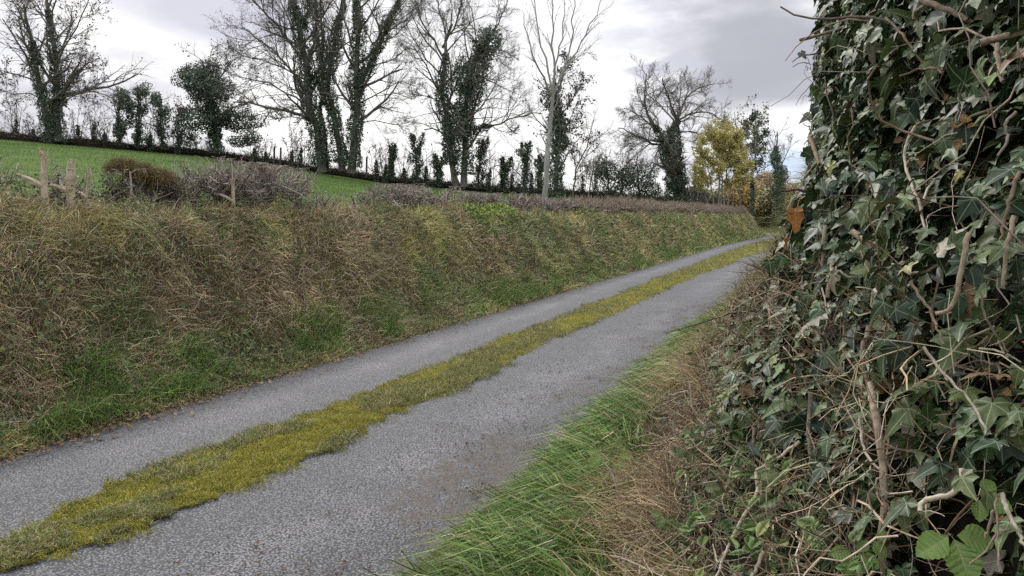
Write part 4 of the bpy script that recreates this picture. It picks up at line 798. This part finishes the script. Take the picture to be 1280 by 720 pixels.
D = np.array((0, 0, 1.)) + rd * .7 + RNG.normal(size=(n_, 3)) * .14 + np.array(DN) * .25; sweep = np.repeat(RNG.normal(size=(nt_, 3)) * .25, nb_, 0); sweep[:, 2] = 0
cg = pal(*GRN, n_) * np.repeat(.45 + .75 * RNG.random((nt_, 1)), nb_, 0); bv = blades(P, D, (.12 + .15 * RNG.random(n_)) * tsz, (.0048 + .0045 * RNG.random(n_)) * np.clip(tc_t / 4, 1, 2), np.array(DN) * .62 + rd * .6 + sweep, cg)
tag(mesh_np('long_green_grass', bv[0], bv[1], M['blade'], col=bv[2]), 'long bright green grass tufts arching over the right edge of the lane', None, kind='stuff')
n_ = 9000; verge('low_green_grass', 'short fresh grass along the very edge of the lane on the right', n_, .9 + 7 * RNG.random(n_), .0, .25, (.04, .12), .004, *GRN, DN)
n_ = 36000; verge('distant_verge_grass', 'yellow-green grass on the right verge farther along the lane', n_, ldist(n_, 6, 56, 1.5), .0, 2.6, (.10, .24), .0035, [(.12, .18, .04), (.20, .20, .06), (.28, .25, .10), (.16, .15, .06)], [3, 3, 2, 2], DN)
STR = ([(.46, .37, .19), (.34, .25, .14), (.54, .44, .26), (.24, .16, .10), (.28, .27, .10)], [3, 3, 2, 2, 1])
n_ = 7500; verge('dead_grass', 'straw-coloured dead grass hanging above the green verge', n_, 2.1 + 7 * RNG.random(n_), .44, .80, (.10, .24), .0034, *STR, DN, thr=.46, seed=131)
n_ = 2300; verge('russet_grass', 'russet dead grass mat at the foot of the ivy', n_, 1.1 + 1.6 * RNG.random(n_), .36, .66, (.08, .22), .0030, [(.36, .26, .145), (.50, .39, .24), (.25, .17, .10), (.20, .21, .07)], [3, 2.4, 2, 1.2], DN, upd=.3, thr=.46, seed=141, lift=.02)
n_ = 4600; t = 1.2 + 5 * RNG.random(n_) ** 1.2; v = v_of_z(.12 + .85 * RNG.random(n_)); k = fbm(t * 2.2, v * 14, 0, 145) > .47; t, v = t[k], v[k]; n_ = len(t); nn = rnn(t, v); P = rb(t, v) + nn * (.03 + .08 * RNG.random((n_, 1)))
X, Y, Z = frame(nn * .7 + np.array((0, 0, .8)) + RNG.normal(size=(n_, 3)) * .4, RNG.normal(size=(n_, 3)) + np.array(DN) * .6); sv = scatter(OVAL[0], OVAL[1], OVAL[2], P, X, Y, Z, .012 + .034 * RNG.random(n_) ** 1.8, pal([(.09, .16, .045), (.13, .20, .06), (.07, .11, .04), (.20, .22, .07)], [3, 2, 2, 1], n_))
tag(mesh_np('verge_weeds', sv[0], sv[1], M['bramble'], col=sv[2], vein=sv[3], smooth=True), 'small green broad leaves among the verge and dead grass', None, kind='stuff')

# ivy hedge: one thing
hroot = empty('ivy_hedge', (*ts(np.array(3.0), np.array(.5)), .3), 'tall hedge smothered in dark veined ivy close on the right', 'hedge')
keep = ~(low | far_); used = np.unique(F[keep]); remap = np.full(V.shape[0] * V.shape[1], -1); remap[used] = np.arange(len(used))
child('core', V.reshape(-1, 3)[used], remap[F[keep]], M['core_shade'], hroot, smooth=True)
IC = [(.038, .072, .026), (.058, .098, .036), (.024, .046, .024), (.080, .115, .038), (.050, .072, .054), (.19, .185, .125), (.11, .15, .05), (.15, .09, .05), (.21, .20, .06)]
IW = [5, 4.5, 5, 3, 1.6, 1.2, 2, .5, .35]
def leaf_layer(n_, t, v, off, smin, smax, cols=IC, w=IW, hang=1.0, tmpl=None, thr=None, seed=151):
    if thr is not None:
        k = fbm(t * 2.6, v * 20, 0, seed) > thr; t, v = t[k], v[k]; n_ = len(t)
    P = rb(t, v); nn = rnn(t, v); P = P + nn * (off[0] + (off[1] - off[0]) * RNG.random(n_))[:, None]
    qx, qy, qd = proj(P); clear = (np.linalg.norm(P - np.array((0, 0, CAMH)), axis=1) > .75) & ~((np.hypot(qx - 1195, qy - 678) < 58) & (qd < 1.3)) & ~((np.hypot(qx - 1072, qy - 690) < 34) & (qd < 1.4)); P, nn = P[clear], nn[clear]; n_ = len(P)
    nr = nn * 1.0 + np.array((0, 0, .35)) + RNG.normal(size=(n_, 3)) * .48; tip = np.array((0, 0, -hang)) + RNG.normal(size=(n_, 3)) * .65
    X, Y, Z = frame(nr, tip); S = (smin + (smax - smin) * RNG.random(n_) ** 1.6) * np.clip(np.linalg.norm(P - np.array((0, 0, CAMH)), axis=1) / 1.7, .62, 1); C_ = pal(cols, w, n_, .22) * .88; Pt = P
    outl = []; k = RNG.integers(0, 4, n_)
    for q_ in range(4):
        s_ = k == q_; T_ = (tmpl or IVY)[q_ % len(tmpl or IVY)]; tv_ = T_[0].copy(); outl.append(scatter(tv_, T_[1], T_[2], P[s_] , X[s_], Y[s_] , Z[s_], S[s_], C_[s_]))
    # leaf stalks
    m = n_; a = P; b_ = P - nn * .03 + RNG.normal(size=(m, 3)) * .012 + np.array((0, 0, .015)); 
    st_ = tubes(np.stack([b_, (a + b_) / 2 + np.array((0, 0, .004)), a], 1), np.full((m, 3), .0007), 3, pal([(.13, .12, .06), (.14, .08, .06)], [2, 1], m))
    return outl, st_
def vz(n_, a, b_): return v_of_z(a + (b_ - a) * RNG.random(n_))
Lv = []; St = []
def addl(r): Lv.extend(r[0]); St.append(r[1])
n_ = 6500; addl(leaf_layer(n_, .9 + 2.4 * RNG.random(n_), vz(n_, .75, 3.3), (-.09, -.02), .042, .075))                    # deep
n_ = 9000; addl(leaf_layer(n_, .9 + 2.5 * RNG.random(n_), vz(n_, .85, 3.3), (-.02, .05), .036, .078, thr=.38))           # face
n_ = 2000; addl(leaf_layer(n_, .9 + 2.3 * RNG.random(n_), vz(n_, .95, 2.9), (.04, .09), .038, .075, thr=.45, seed=152))
n_ = 8200; addl(leaf_layer(n_, 1.5 + 3.6 * RNG.random(n_), vz(n_, .38, 1.6), (-.08, .03), .022, .044, thr=.46, seed=153))  # smaller leaves low down
n_ = 7000; addl(leaf_layer(n_, 3.2 + 5.0 * RNG.random(n_), vz(n_, .6, 3.4), (-.07, .05), .035, .065, thr=.3, seed=154))
o = 0; VV_, FF_, CC_, AA_ = [], [], [], []
for a in Lv: VV_.append(a[0]); FF_.append(a[1] + o); CC_.append(a[2]); AA_.append(a[3]); o += len(a[0])
child('foliage', np.concatenate(VV_), np.concatenate(FF_), M['ivy'], hroot, col=np.concatenate(CC_), vein=np.concatenate(AA_), smooth=True)
v, f, c_ = joinm(St); child('leaf_stalks', v, f, M['stem'], hroot, col=c_)
# surface depth seen at a pixel, so that each stem lies on the hedge face at its own distance
GT, GV = np.meshgrid(np.linspace(.8, 5.5, 330), np.linspace(.12, .97, 300), indexing='ij'); GP = rb(GT, GV).reshape(-1, 3); gx_, gy_, gd_ = proj(GP)
def on_face(px, py, off=.05):
    d2 = np.hypot(gx_ - px, gy_ - py); k = d2 < 14
    if not k.any(): k = d2 < d2.min() + 6
    i = np.flatnonzero(k); j = i[np.argmin(gd_[i])]; dep = GP[j, 1] - off; return unproj(px, py, dep)
TAN = (.27, .215, .155); BRN = (.18, .135, .09); PALE = (.42, .36, .28); GRY = (.20, .17, .135)
STEMS = [([(1012, 172), (1030, 215), (1050, 275), (1066, 325), (1082, 388)], 6, BRN, .10), ([(985, 268), (990, 250), (1003, 236), (1012, 212), (1018, 190)], 8, TAN, .04), ([(1225, 54), (1250, 47), (1290, 38)], 9, TAN, .05),
         ([(1150, 0), (1185, 12), (1215, 28)], 7, TAN, .06), ([(1145, 157), (1128, 180), (1130, 205), (1145, 240), (1158, 296)], 4, PALE, .08), ([(1060, 137), (1060, 180), (1058, 232)], 3.5, GRY, .07), ([(1247, 55), (1247, 78), (1254, 102)], 6, TAN, .06),
         ([(1196, 92), (1200, 130), (1190, 170)], 4, GRY, .04), ([(1107, 22), (1130, 45), (1158, 85)], 3, BRN, .08), ([(1000, 50), (1045, 38), (1087, 18)], 4, BRN, .05), ([(1270, 140), (1255, 155), (1262, 175), (1247, 195)], 4, GRY, .06),
         ([(1032, 282), (1030, 315), (1027, 353)], 5, PALE, .08), ([(1043, 320), (1039, 352), (1034, 372)], 8, TAN, .05), ([(1087, 408), (1076, 442), (1084, 470), (1088, 500)], 7, TAN, .05), ([(1088, 480), (1095, 525), (1104, 575), (1106, 620), (1100, 680), (1106, 730)], 11, TAN, .03),
         ([(1212, 292), (1200, 345), (1190, 390), (1170, 392)], 7, TAN, .06), ([(1268, 270), (1258, 310), (1254, 360)], 6, TAN, .06), ([(1066, 290), (1090, 308), (1112, 335), (1118, 352)], 8, TAN, .05), ([(1013, 490), (1011, 540), (1013, 587), (1030, 586)], 6, GRY, .08),
         ([(1203, 586), (1208, 603), (1190, 618), (1145, 628), (1150, 640)], 8, PALE, .06), ([(1075, 520), (1078, 560), (1092, 583), (1106, 589)], 4, PALE, .08), ([(1154, 433), (1172, 460), (1190, 478), (1215, 500), (1226, 520), (1233, 545)], 4, PALE, .07), ([(1246, 619), (1240, 645), (1232, 672)], 4, TAN, .06),
         ([(1252, 616), (1262, 645), (1282, 682)], 6, PALE, .05), ([(1247, 622), (1246, 670), (1250, 715)], 3, TAN, .07), ([(1000, 552), (975, 570), (945, 588)], 4.5, PALE, .07), ([(945, 590), (951, 616), (933, 640), (910, 685), (893, 725)], 5, PALE, .06), ([(952, 600), (950, 625), (957, 652)], 3.5, TAN, .06),
         ([(942, 534), (941, 560), (958, 577)], 3.5, TAN, .06), ([(1052, 505), (1033, 560), (1022, 600)], 3, GRY, .04), ([(1180, 330), (1145, 345), (1115, 330)], 3.5, TAN, .06), ([(1105, 590), (1085, 618), (1090, 640)], 3, TAN, .05), ([(1275, 215), (1262, 250), (1250, 300)], 5, BRN, .06),
         ([(1138, 352), (1165, 392), (1180, 430)], 4, TAN, .05), ([(1225, 365), (1232, 400), (1260, 440)], 3, GRY, .06), ([(955, 690), (940, 720), (935, 740)], 5, PALE, .05), ([(1005, 300), (1003, 350), (995, 410), (985, 470)], 3, GRY, .04), ([(960, 380), (968, 430), (955, 480)], 3.5, TAN, .05)]
for pts, wpx, colr, off in STEMS:
    P3 = [on_face(a, b_, off + .04 + random.uniform(-.01, .02)) for a, b_ in pts]; P3 = np.array(P3); P3[:, 1] = P3[:, 1] * .4 + P3[:, 1].mean() * .6
    P3 = np.array([unproj(a, b_, q_[1]) for (a, b_), q_ in zip(pts, P3)]); k = 14; P = poly(P3, k); P[1:-1] += RNG.normal(size=(k - 2, 3)) * .0011
    r = wpx * .5 / FPX * P[:, 1].mean() * np.linspace(1.05, .75, k) * (1 + .05 * RNG.random(k)); v, f, _ = tubes(P[None], r[None], 8)
    cc = np.array(colr)[None] * (.8 + .4 * RNG.random((len(v), 1))); child('stem', v, f, M['stem'], hroot, col=cc, smooth=True)
# thin wandering stems: one part each kind of mass
n_ = 1350; t = 1.0 + 3.4 * RNG.random(n_) ** 1.1; v = v_of_z(.5 + 2.0 * RNG.random(n_) ** 1.6); P0 = rb(t, v); nn = rnn(t, v); P0 = P0 + nn * (.0 + .06 * RNG.random((n_, 1)))
D = norm(RNG.normal(size=(n_, 3)) * .7 + np.array((0, 0, .5)) + nn * .1); ln = (.06 + .28 * RNG.random(n_) ** 2) * np.where(t > 2.6, .45, 1); pts = [P0]
for k in range(1, 7): D = norm(D + RNG.normal(size=(n_, 3)) * .38); pts.append(pts[-1] + D * (ln / 6)[:, None])
rr = ((.0011 + .0036 * RNG.random(n_) ** 3) * np.clip((t - .6) / 1.4, .3, 1))[:, None] * np.linspace(1, .6, 7)[None]; tv = tubes(np.stack(pts, 1), rr, 5, pal([TAN, BRN, PALE, GRY, (.10, .05, .04)], [4, 3, 2.4, 3, 1.6], n_))
o_ = child('twigs', tv[0], tv[1], M['stem'], hroot, col=tv[2], smooth=True); o_['kind'] = 'stuff'
# tangle of fine stems low down between grass and ivy
n_ = 8500; t = 1.3 + 3.6 * RNG.random(n_); v = vz(n_, .33, 1.35); P0 = rb(t, v); nn = rnn(t, v); P0 = P0 + nn * (.0 + .06 * RNG.random((n_, 1)))
D = norm(RNG.normal(size=(n_, 3)) + np.array((0, 0, -.1)) + nn * .2); ln = .04 + .16 * RNG.random(n_) ** 1.5; pts = [P0]
for k in range(1, 5): D = norm(D + RNG.normal(size=(n_, 3)) * .3); pts.append(pts[-1] + D * (ln / 4)[:, None])
tv = tubes(np.stack(pts, 1), (.0009 + .0019 * RNG.random(n_) ** 3)[:, None] * np.linspace(1, .6, 5)[None], 3, pal([(.38, .29, .19), (.22, .16, .10), (.50, .43, .31), (.14, .10, .07)], [3, 3, 2.4, 2], n_))
tag(mesh_np('stem_tangle', tv[0], tv[1], M['stem'], col=tv[2]), 'tangle of fine dry stems between the verge grass and the ivy', None, kind='stuff')
# dead brown leaves caught in the ivy
n_ = 420; t = 1.1 + 2.8 * RNG.random(n_); v = vz(n_, .45, 1.9); P = rb(t, v) + rnn(t, v) * (.02 + .03 * RNG.random((n_, 1))); X, Y, Z = frame(rnn(t, v) + RNG.normal(size=(n_, 3)) * .7, RNG.normal(size=(n_, 3)))
sv = scatter(OVAL[0] * np.array((1, 1, 3.)), OVAL[1], OVAL[2], P, X, Y, Z, (.012 + .022 * RNG.random(n_)) * np.clip(t / 2, .6, 1), pal([(.24, .15, .085), (.34, .24, .14), (.16, .10, .06)], [3, 2, 2], n_)); tag(mesh_np('caught_leaves', sv[0], sv[1], M['deadleaf'], col=sv[2], vein=sv[3]), 'shrivelled brown leaves caught in the ivy and dry stems', None, kind='stuff')

# ivy-clad trunk standing behind the near ivy
tb = np.array((*ts(np.array(5.2), np.array(.29)), .3)); troot = empty('ivy_sleeved_tree', tb, 'upright trunk sleeved in small ivy leaves rising above the hedge edge', 'tree')
pts = poly([tb, tb + np.array((.02, 0, 2.5)), tb + np.array((-.02, .05, 5.2)), tb + np.array((.05, 0, 8.5))], 14); v, f, _ = tubes(pts[None], np.linspace(.27, .2, 14)[None], 12); child('trunk', v, f, M['bark'], troot, smooth=True)
n_ = 15000; z = 7.6 * RNG.random(n_) ** 1.25; a = 2 * math.pi * RNG.random(n_); d = np.stack([np.cos(a), np.sin(a), a * 0], 1); rad = np.interp(z, [0, 8], [.27, .2]) + .05 + .11 * fbm(a * 1.2, z * 1.6, 0, 161) + .05 * RNG.random(n_)
P = np.stack([np.interp(z, pts[:, 2] - tb[2], pts[:, 0]), np.interp(z, pts[:, 2] - tb[2], pts[:, 1]), z + tb[2]], 1) + d * rad[:, None]
X, Y, Z = frame(d + RNG.normal(size=(n_, 3)) * .5 + np.array((0, 0, .3)), np.array((0, 0, -1.)) + RNG.normal(size=(n_, 3)) * .6)
sv = scatter(*IVY[1], P, X, Y, Z, .028 + .03 * RNG.random(n_), pal([(.05, .085, .045), (.07, .11, .06), (.035, .06, .035), (.10, .13, .08), (.14, .14, .10)], [4, 3, 3, 2, .6], n_)); child('ivy', sv[0], sv[1], M['ivy'], troot, col=sv[2], vein=sv[3], smooth=True)
P0 = pts[[8, 9, 10, 11, 12] * 3]; P, Rd = grow(np.repeat(pts[None], 1, 0), np.full((1, 14), .12), 16, .80, .20, .8, .08, 6, .4, .15, .01, 2.5); P2, R2 = grow(P, Rd, 7, .2, .5, .7, .05, 5); P3_, R3 = grow(P2, R2, 5, .2, .5, .7, .03, 4)
v, f, _ = joinm([tubes(P, Rd, 6), tubes(P2, R2, 4), tubes(P3_, R3 * .6, 3)]); child('crown', v, f, M['twig'], troot)

# ---- single details
def sprig(name, label, cat, pts, depth, wpx, colr, leaves=(), group=None, leafcol=(.05, .09, .04), kind='ivy', dd=0.):
    """a twig with its own leaves; pixel polyline at a real distance"""
    P = poly([unproj(a, b_, depth + dd * i / max(1, len(pts) - 1)) for i, (a, b_) in enumerate(pts)], 12); P[1:-1] += RNG.normal(size=(10, 3)) * .0015
    root = empty(name, P[-1], label, cat, group); r = wpx * .5 / FPX * depth * np.linspace(.5, 1.1, 12); v, f, _ = tubes(P[None], r[None], 7); child('twig', v, f, M['stem'], root, col=np.repeat(np.array([colr]), len(v), 0) * (.8 + .4 * RNG.random((len(v), 1))), smooth=True)
    for (lx, ly, sz, an, tilt) in leaves:
        q_ = unproj(lx, ly, depth - .01); Yv = np.array([[math.sin(an), 0, -math.cos(an)]]); Zv = np.array([[.25 * tilt - .2, -1, .35 + .3 * tilt]]); X, Y, Z = frame(Zv, Yv)
        T_ = IVY[0] if kind == 'ivy' else OVAL; sv = scatter(T_[0], T_[1], T_[2], q_[None], X, Y, Z, np.array([sz]), np.array([leafcol]) * (1 + .2 * RNG.normal())); child('leaf', sv[0], sv[1], M['ivy' if kind == 'ivy' else 'bramble'], root, col=sv[2], vein=sv[3])
    return root
sprig('bare_twig', 'long thin dark twig jutting left over the lane', 'twig', [(838, 414), (868, 407), (900, 396), (930, 388), (975, 392)], 2.75, 2.2, (.07, .045, .04), dd=.1)
sprig('bare_twig', 'short twig with one small leaf poking left near the top of the trunk', 'twig', [(990, 78), (1000, 70), (1030, 66)], 3.1, 2, (.12, .08, .07), leaves=[(1001, 66, .035, .6, .3)], leafcol=(.10, .11, .09))
sprig('bare_twig', 'dark broken twig with a pale tip above the orange leaf', 'twig', [(972, 240), (990, 238), (1030, 238)], 2.6, 4, (.10, .05, .045))
sprig('leafy_ivy_sprig', 'ivy sprig with dark leaves hanging over the lane edge below the orange leaf', 'ivy sprig', [(950, 352), (966, 343), (985, 350), (1010, 358)], 2.5, 2.2, (.16, .12, .09), leaves=[(962, 328, .055, .1, .2), (978, 322, .05, -.4, .6), (988, 335, .045, .5, .1), (957, 352, .03, .3, .5)], leafcol=(.035, .065, .022))
# curled orange leaf
def crumpled(label, px, py, depth, size, colr, an):
    c3 = unproj(px, py, depth); root = empty('dead_leaf', c3, label, 'leaf'); tv_, tf_, ve = ivy_template(1.05, .9); tv_ = tv_.copy()
    xx, yy = tv_[:, 0].copy(), tv_[:, 1].copy(); tv_[:, 2] += .9 * np.abs(xx) ** 1.2 - .35 * yy ** 2 + .10 * np.sin(yy * 14) + .08 * np.sin(xx * 16 + yy * 5); tv_[:, 0] = xx * .70
    X, Y, Z = frame(np.array([[-.4, -1, .3]]), np.array([[math.sin(an), 0, -math.cos(an)]])); sv = scatter(tv_, tf_, ve, c3[None], X, Y, Z, np.array([size]), np.array([colr])); child('leaf_blade', sv[0], sv[1], M['deadleaf'], root, col=sv[2], vein=sv[3], smooth=True)
    tv = tubes(poly([c3 + np.array((.03, .04, .05)), c3 + np.array((.01, .01, .02)), c3], 6)[None], np.full((1, 6), .0013), 5, np.array([(.25, .13, .06)])); child('stalk', tv[0], tv[1], M['stem'], root, col=tv[2])
crumpled('curled rust-orange dead leaf hanging at the outer edge of the ivy', 994, 266, 2.25, .075, (.36, .16, .055), .12)
crumpled('small rust-coloured leaf scrap below the curled orange leaf', 986, 300, 2.38, .032, (.30, .12, .045), -.5)
crumpled('tan dead leaf lodged beside the dark veined leaves at the right edge', 1213, 358, 1.45, .032, (.42, .25, .12), .4)
sprig('yellow_green_leaf', 'single yellow-green folded leaf in the middle of the dark ivy', 'leaf', [(1118, 528), (1132, 525), (1140, 530)], 1.42, 2, (.16, .14, .06), leaves=[(1133, 522, .062, -1.9, .9)], leafcol=(.30, .32, .05), kind='oval')
# brambles: cane with three-leaflet leaves
def bramble(label, px, py, depth, size, leafs, colr, group='bramble shoots at the foot of the ivy'):
    c3 = unproj(px, py, depth); root = empty('bramble', c3, label, 'bramble', group); allc = []
    for (dx, dy, s_, rot) in leafs:
        q_ = c3 + np.array((dx, random.uniform(-.015, .015), dy)) * size
        for k, (an, sc_) in enumerate(((rot, 1.0), (rot - 1.35, .85), (rot + 1.35, .85))):
            Yv = np.array([[math.sin(an), -.25, -math.cos(an)]]); X, Y, Z = frame(np.array([[-.15 + random.uniform(-.2, .2), -.85, .75 + random.uniform(-.25, .25)]]), Yv)
            sv = scatter(BR[0], BR[1], BR[2], (q_ + Y[0] * .006)[None], X, Y, Z, np.array([s_ * size * sc_]), np.array([colr]) * (1 + .12 * RNG.normal())); child('leaflet', sv[0], sv[1], M['bramble'], root, col=sv[2], vein=sv[3])
        allc.append(poly([q_, (q_ + c3) / 2 + np.array((0, .02, -.01)), c3 + np.array((0, .05, -.06))], 8))
    tv = tubes(np.array(allc), np.full((len(allc), 8), .0016), 5, np.repeat(np.array([(.14, .09, .05)]), len(allc), 0)); child('cane', tv[0], tv[1], M['stem'], root, col=tv[2])
BR = oval_template(14, .36, .07, .03)
bramble('large bright green bramble leaf at the bottom right corner', 1190, 668, .98, .07, [(0, .0, .85, .15), (.45, .75, .5, 1.1)], (.13, .22, .05))
bramble('bright green bramble shoot with small round leaflets left of the large one', 1068, 690, 1.2, .055, [(0, 0, .75, -.4), (.45, .45, .55, .5)], (.13, .22, .05))
bramble('dull green bramble leaf near the lowest pale stem', 985, 690, 1.5, .06, [(0, 0, .9, .2), (.6, .3, .8, .4), (1.3, .1, .7, -.3)], (.085, .13, .045))
bramble('pale bramble sprig above the russet grass mat', 905, 610, 1.95, .065, [(0, 0, .8, -.6), (-.6, -.5, .8, -.2), (.5, -.3, .8, .3), (.2, .5, .6, .7)], (.12, .17, .07))
bramble('bramble leaf just above the russet grass mat', 850, 650, 2.0, .06, [(0, 0, .95, .2), (-.7, .25, .6, -.5)], (.09, .15, .045))
bramble('grey-green bramble sprig beside the straw grass', 860, 560, 2.25, .06, [(0, 0, .8, .1), (.6, .6, .7, -.4), (.2, 1.0, .6, .4)], (.10, .15, .07))
bramble('green leaf sprig in the long grass at the verge', 770, 575, 2.9, .08, [(0, 0, .9, .9), (-.7, .2, .8, -.9)], (.10, .19, .03))
bramble('dull leafy sprig among the fine stems, mid height of the ivy foot', 985, 455, 2.35, .05, [(0, 0, .8, 0), (.7, .4, .7, .5)], (.08, .12, .04))
# fern frond over the lane edge
fp = poly([unproj(852, 470, 4.2), unproj(835, 456, 4.2), unproj(815, 457, 4.15)], 12); froot = empty('fern', fp[0], 'small pale green fern frond arching over the right lane edge', 'fern'); tv = tubes(fp[None], np.linspace(.003, .001, 12)[None], 5, np.array([(.2, .24, .06)])); child('stem', tv[0], tv[1], M['stem'], froot, col=tv[2])
k = 22; u = np.linspace(.1, .98, k); Pq = np.stack([np.interp(u, np.linspace(0, 1, 12), fp[:, i]) for i in range(3)], 1); PP = np.repeat(Pq, 2, 0); sg = np.tile([-1, 1], k); T = norm(fp[-1] - fp[0]); side = norm(np.cross(T, np.array((0, -.5, 1.))))
X, Y, Z = frame(np.repeat(np.array([[0, -.6, 1.]]), 2 * k, 0), side[None] * sg[:, None] + T * .35); sv = scatter(OVAL[0] * np.array((.55, 1, 1)), OVAL[1], OVAL[2], PP, X, Y, Z, np.repeat(.075 * (1.1 - u), 2), pal([(.20, .27, .06)], [1], 2 * k, .1)); child('frond', sv[0], sv[1], M['bramble'], froot, col=sv[2], vein=sv[3])
# rough grass beyond the bend and on the ground right of it
n_ = 22000; l = 50 + 30 * RNG.random(n_); u = 1.6 + 9 * RNG.random(n_) ** 1.2; P = np.concatenate([road_xy(l, u), (l * 0 - .05)[:, None]], 1); D = RNG.normal(size=(n_, 3)) * .5; D[:, 2] = 1
bv = blades(P, D, .15 + .4 * RNG.random(n_) * np.clip((u - 1.6) / 2, .1, 1), .03 + 0 * l, RNG.normal(size=(n_, 3)) * .4, pal([(.13, .15, .045), (.20, .18, .07), (.08, .11, .035)], [3, 2, 2], n_)); tag(mesh_np('rough_grass', bv[0], bv[1], M['blade'], col=bv[2]), 'rough olive grass on the outer side of the lane bend', None, kind='stuff')
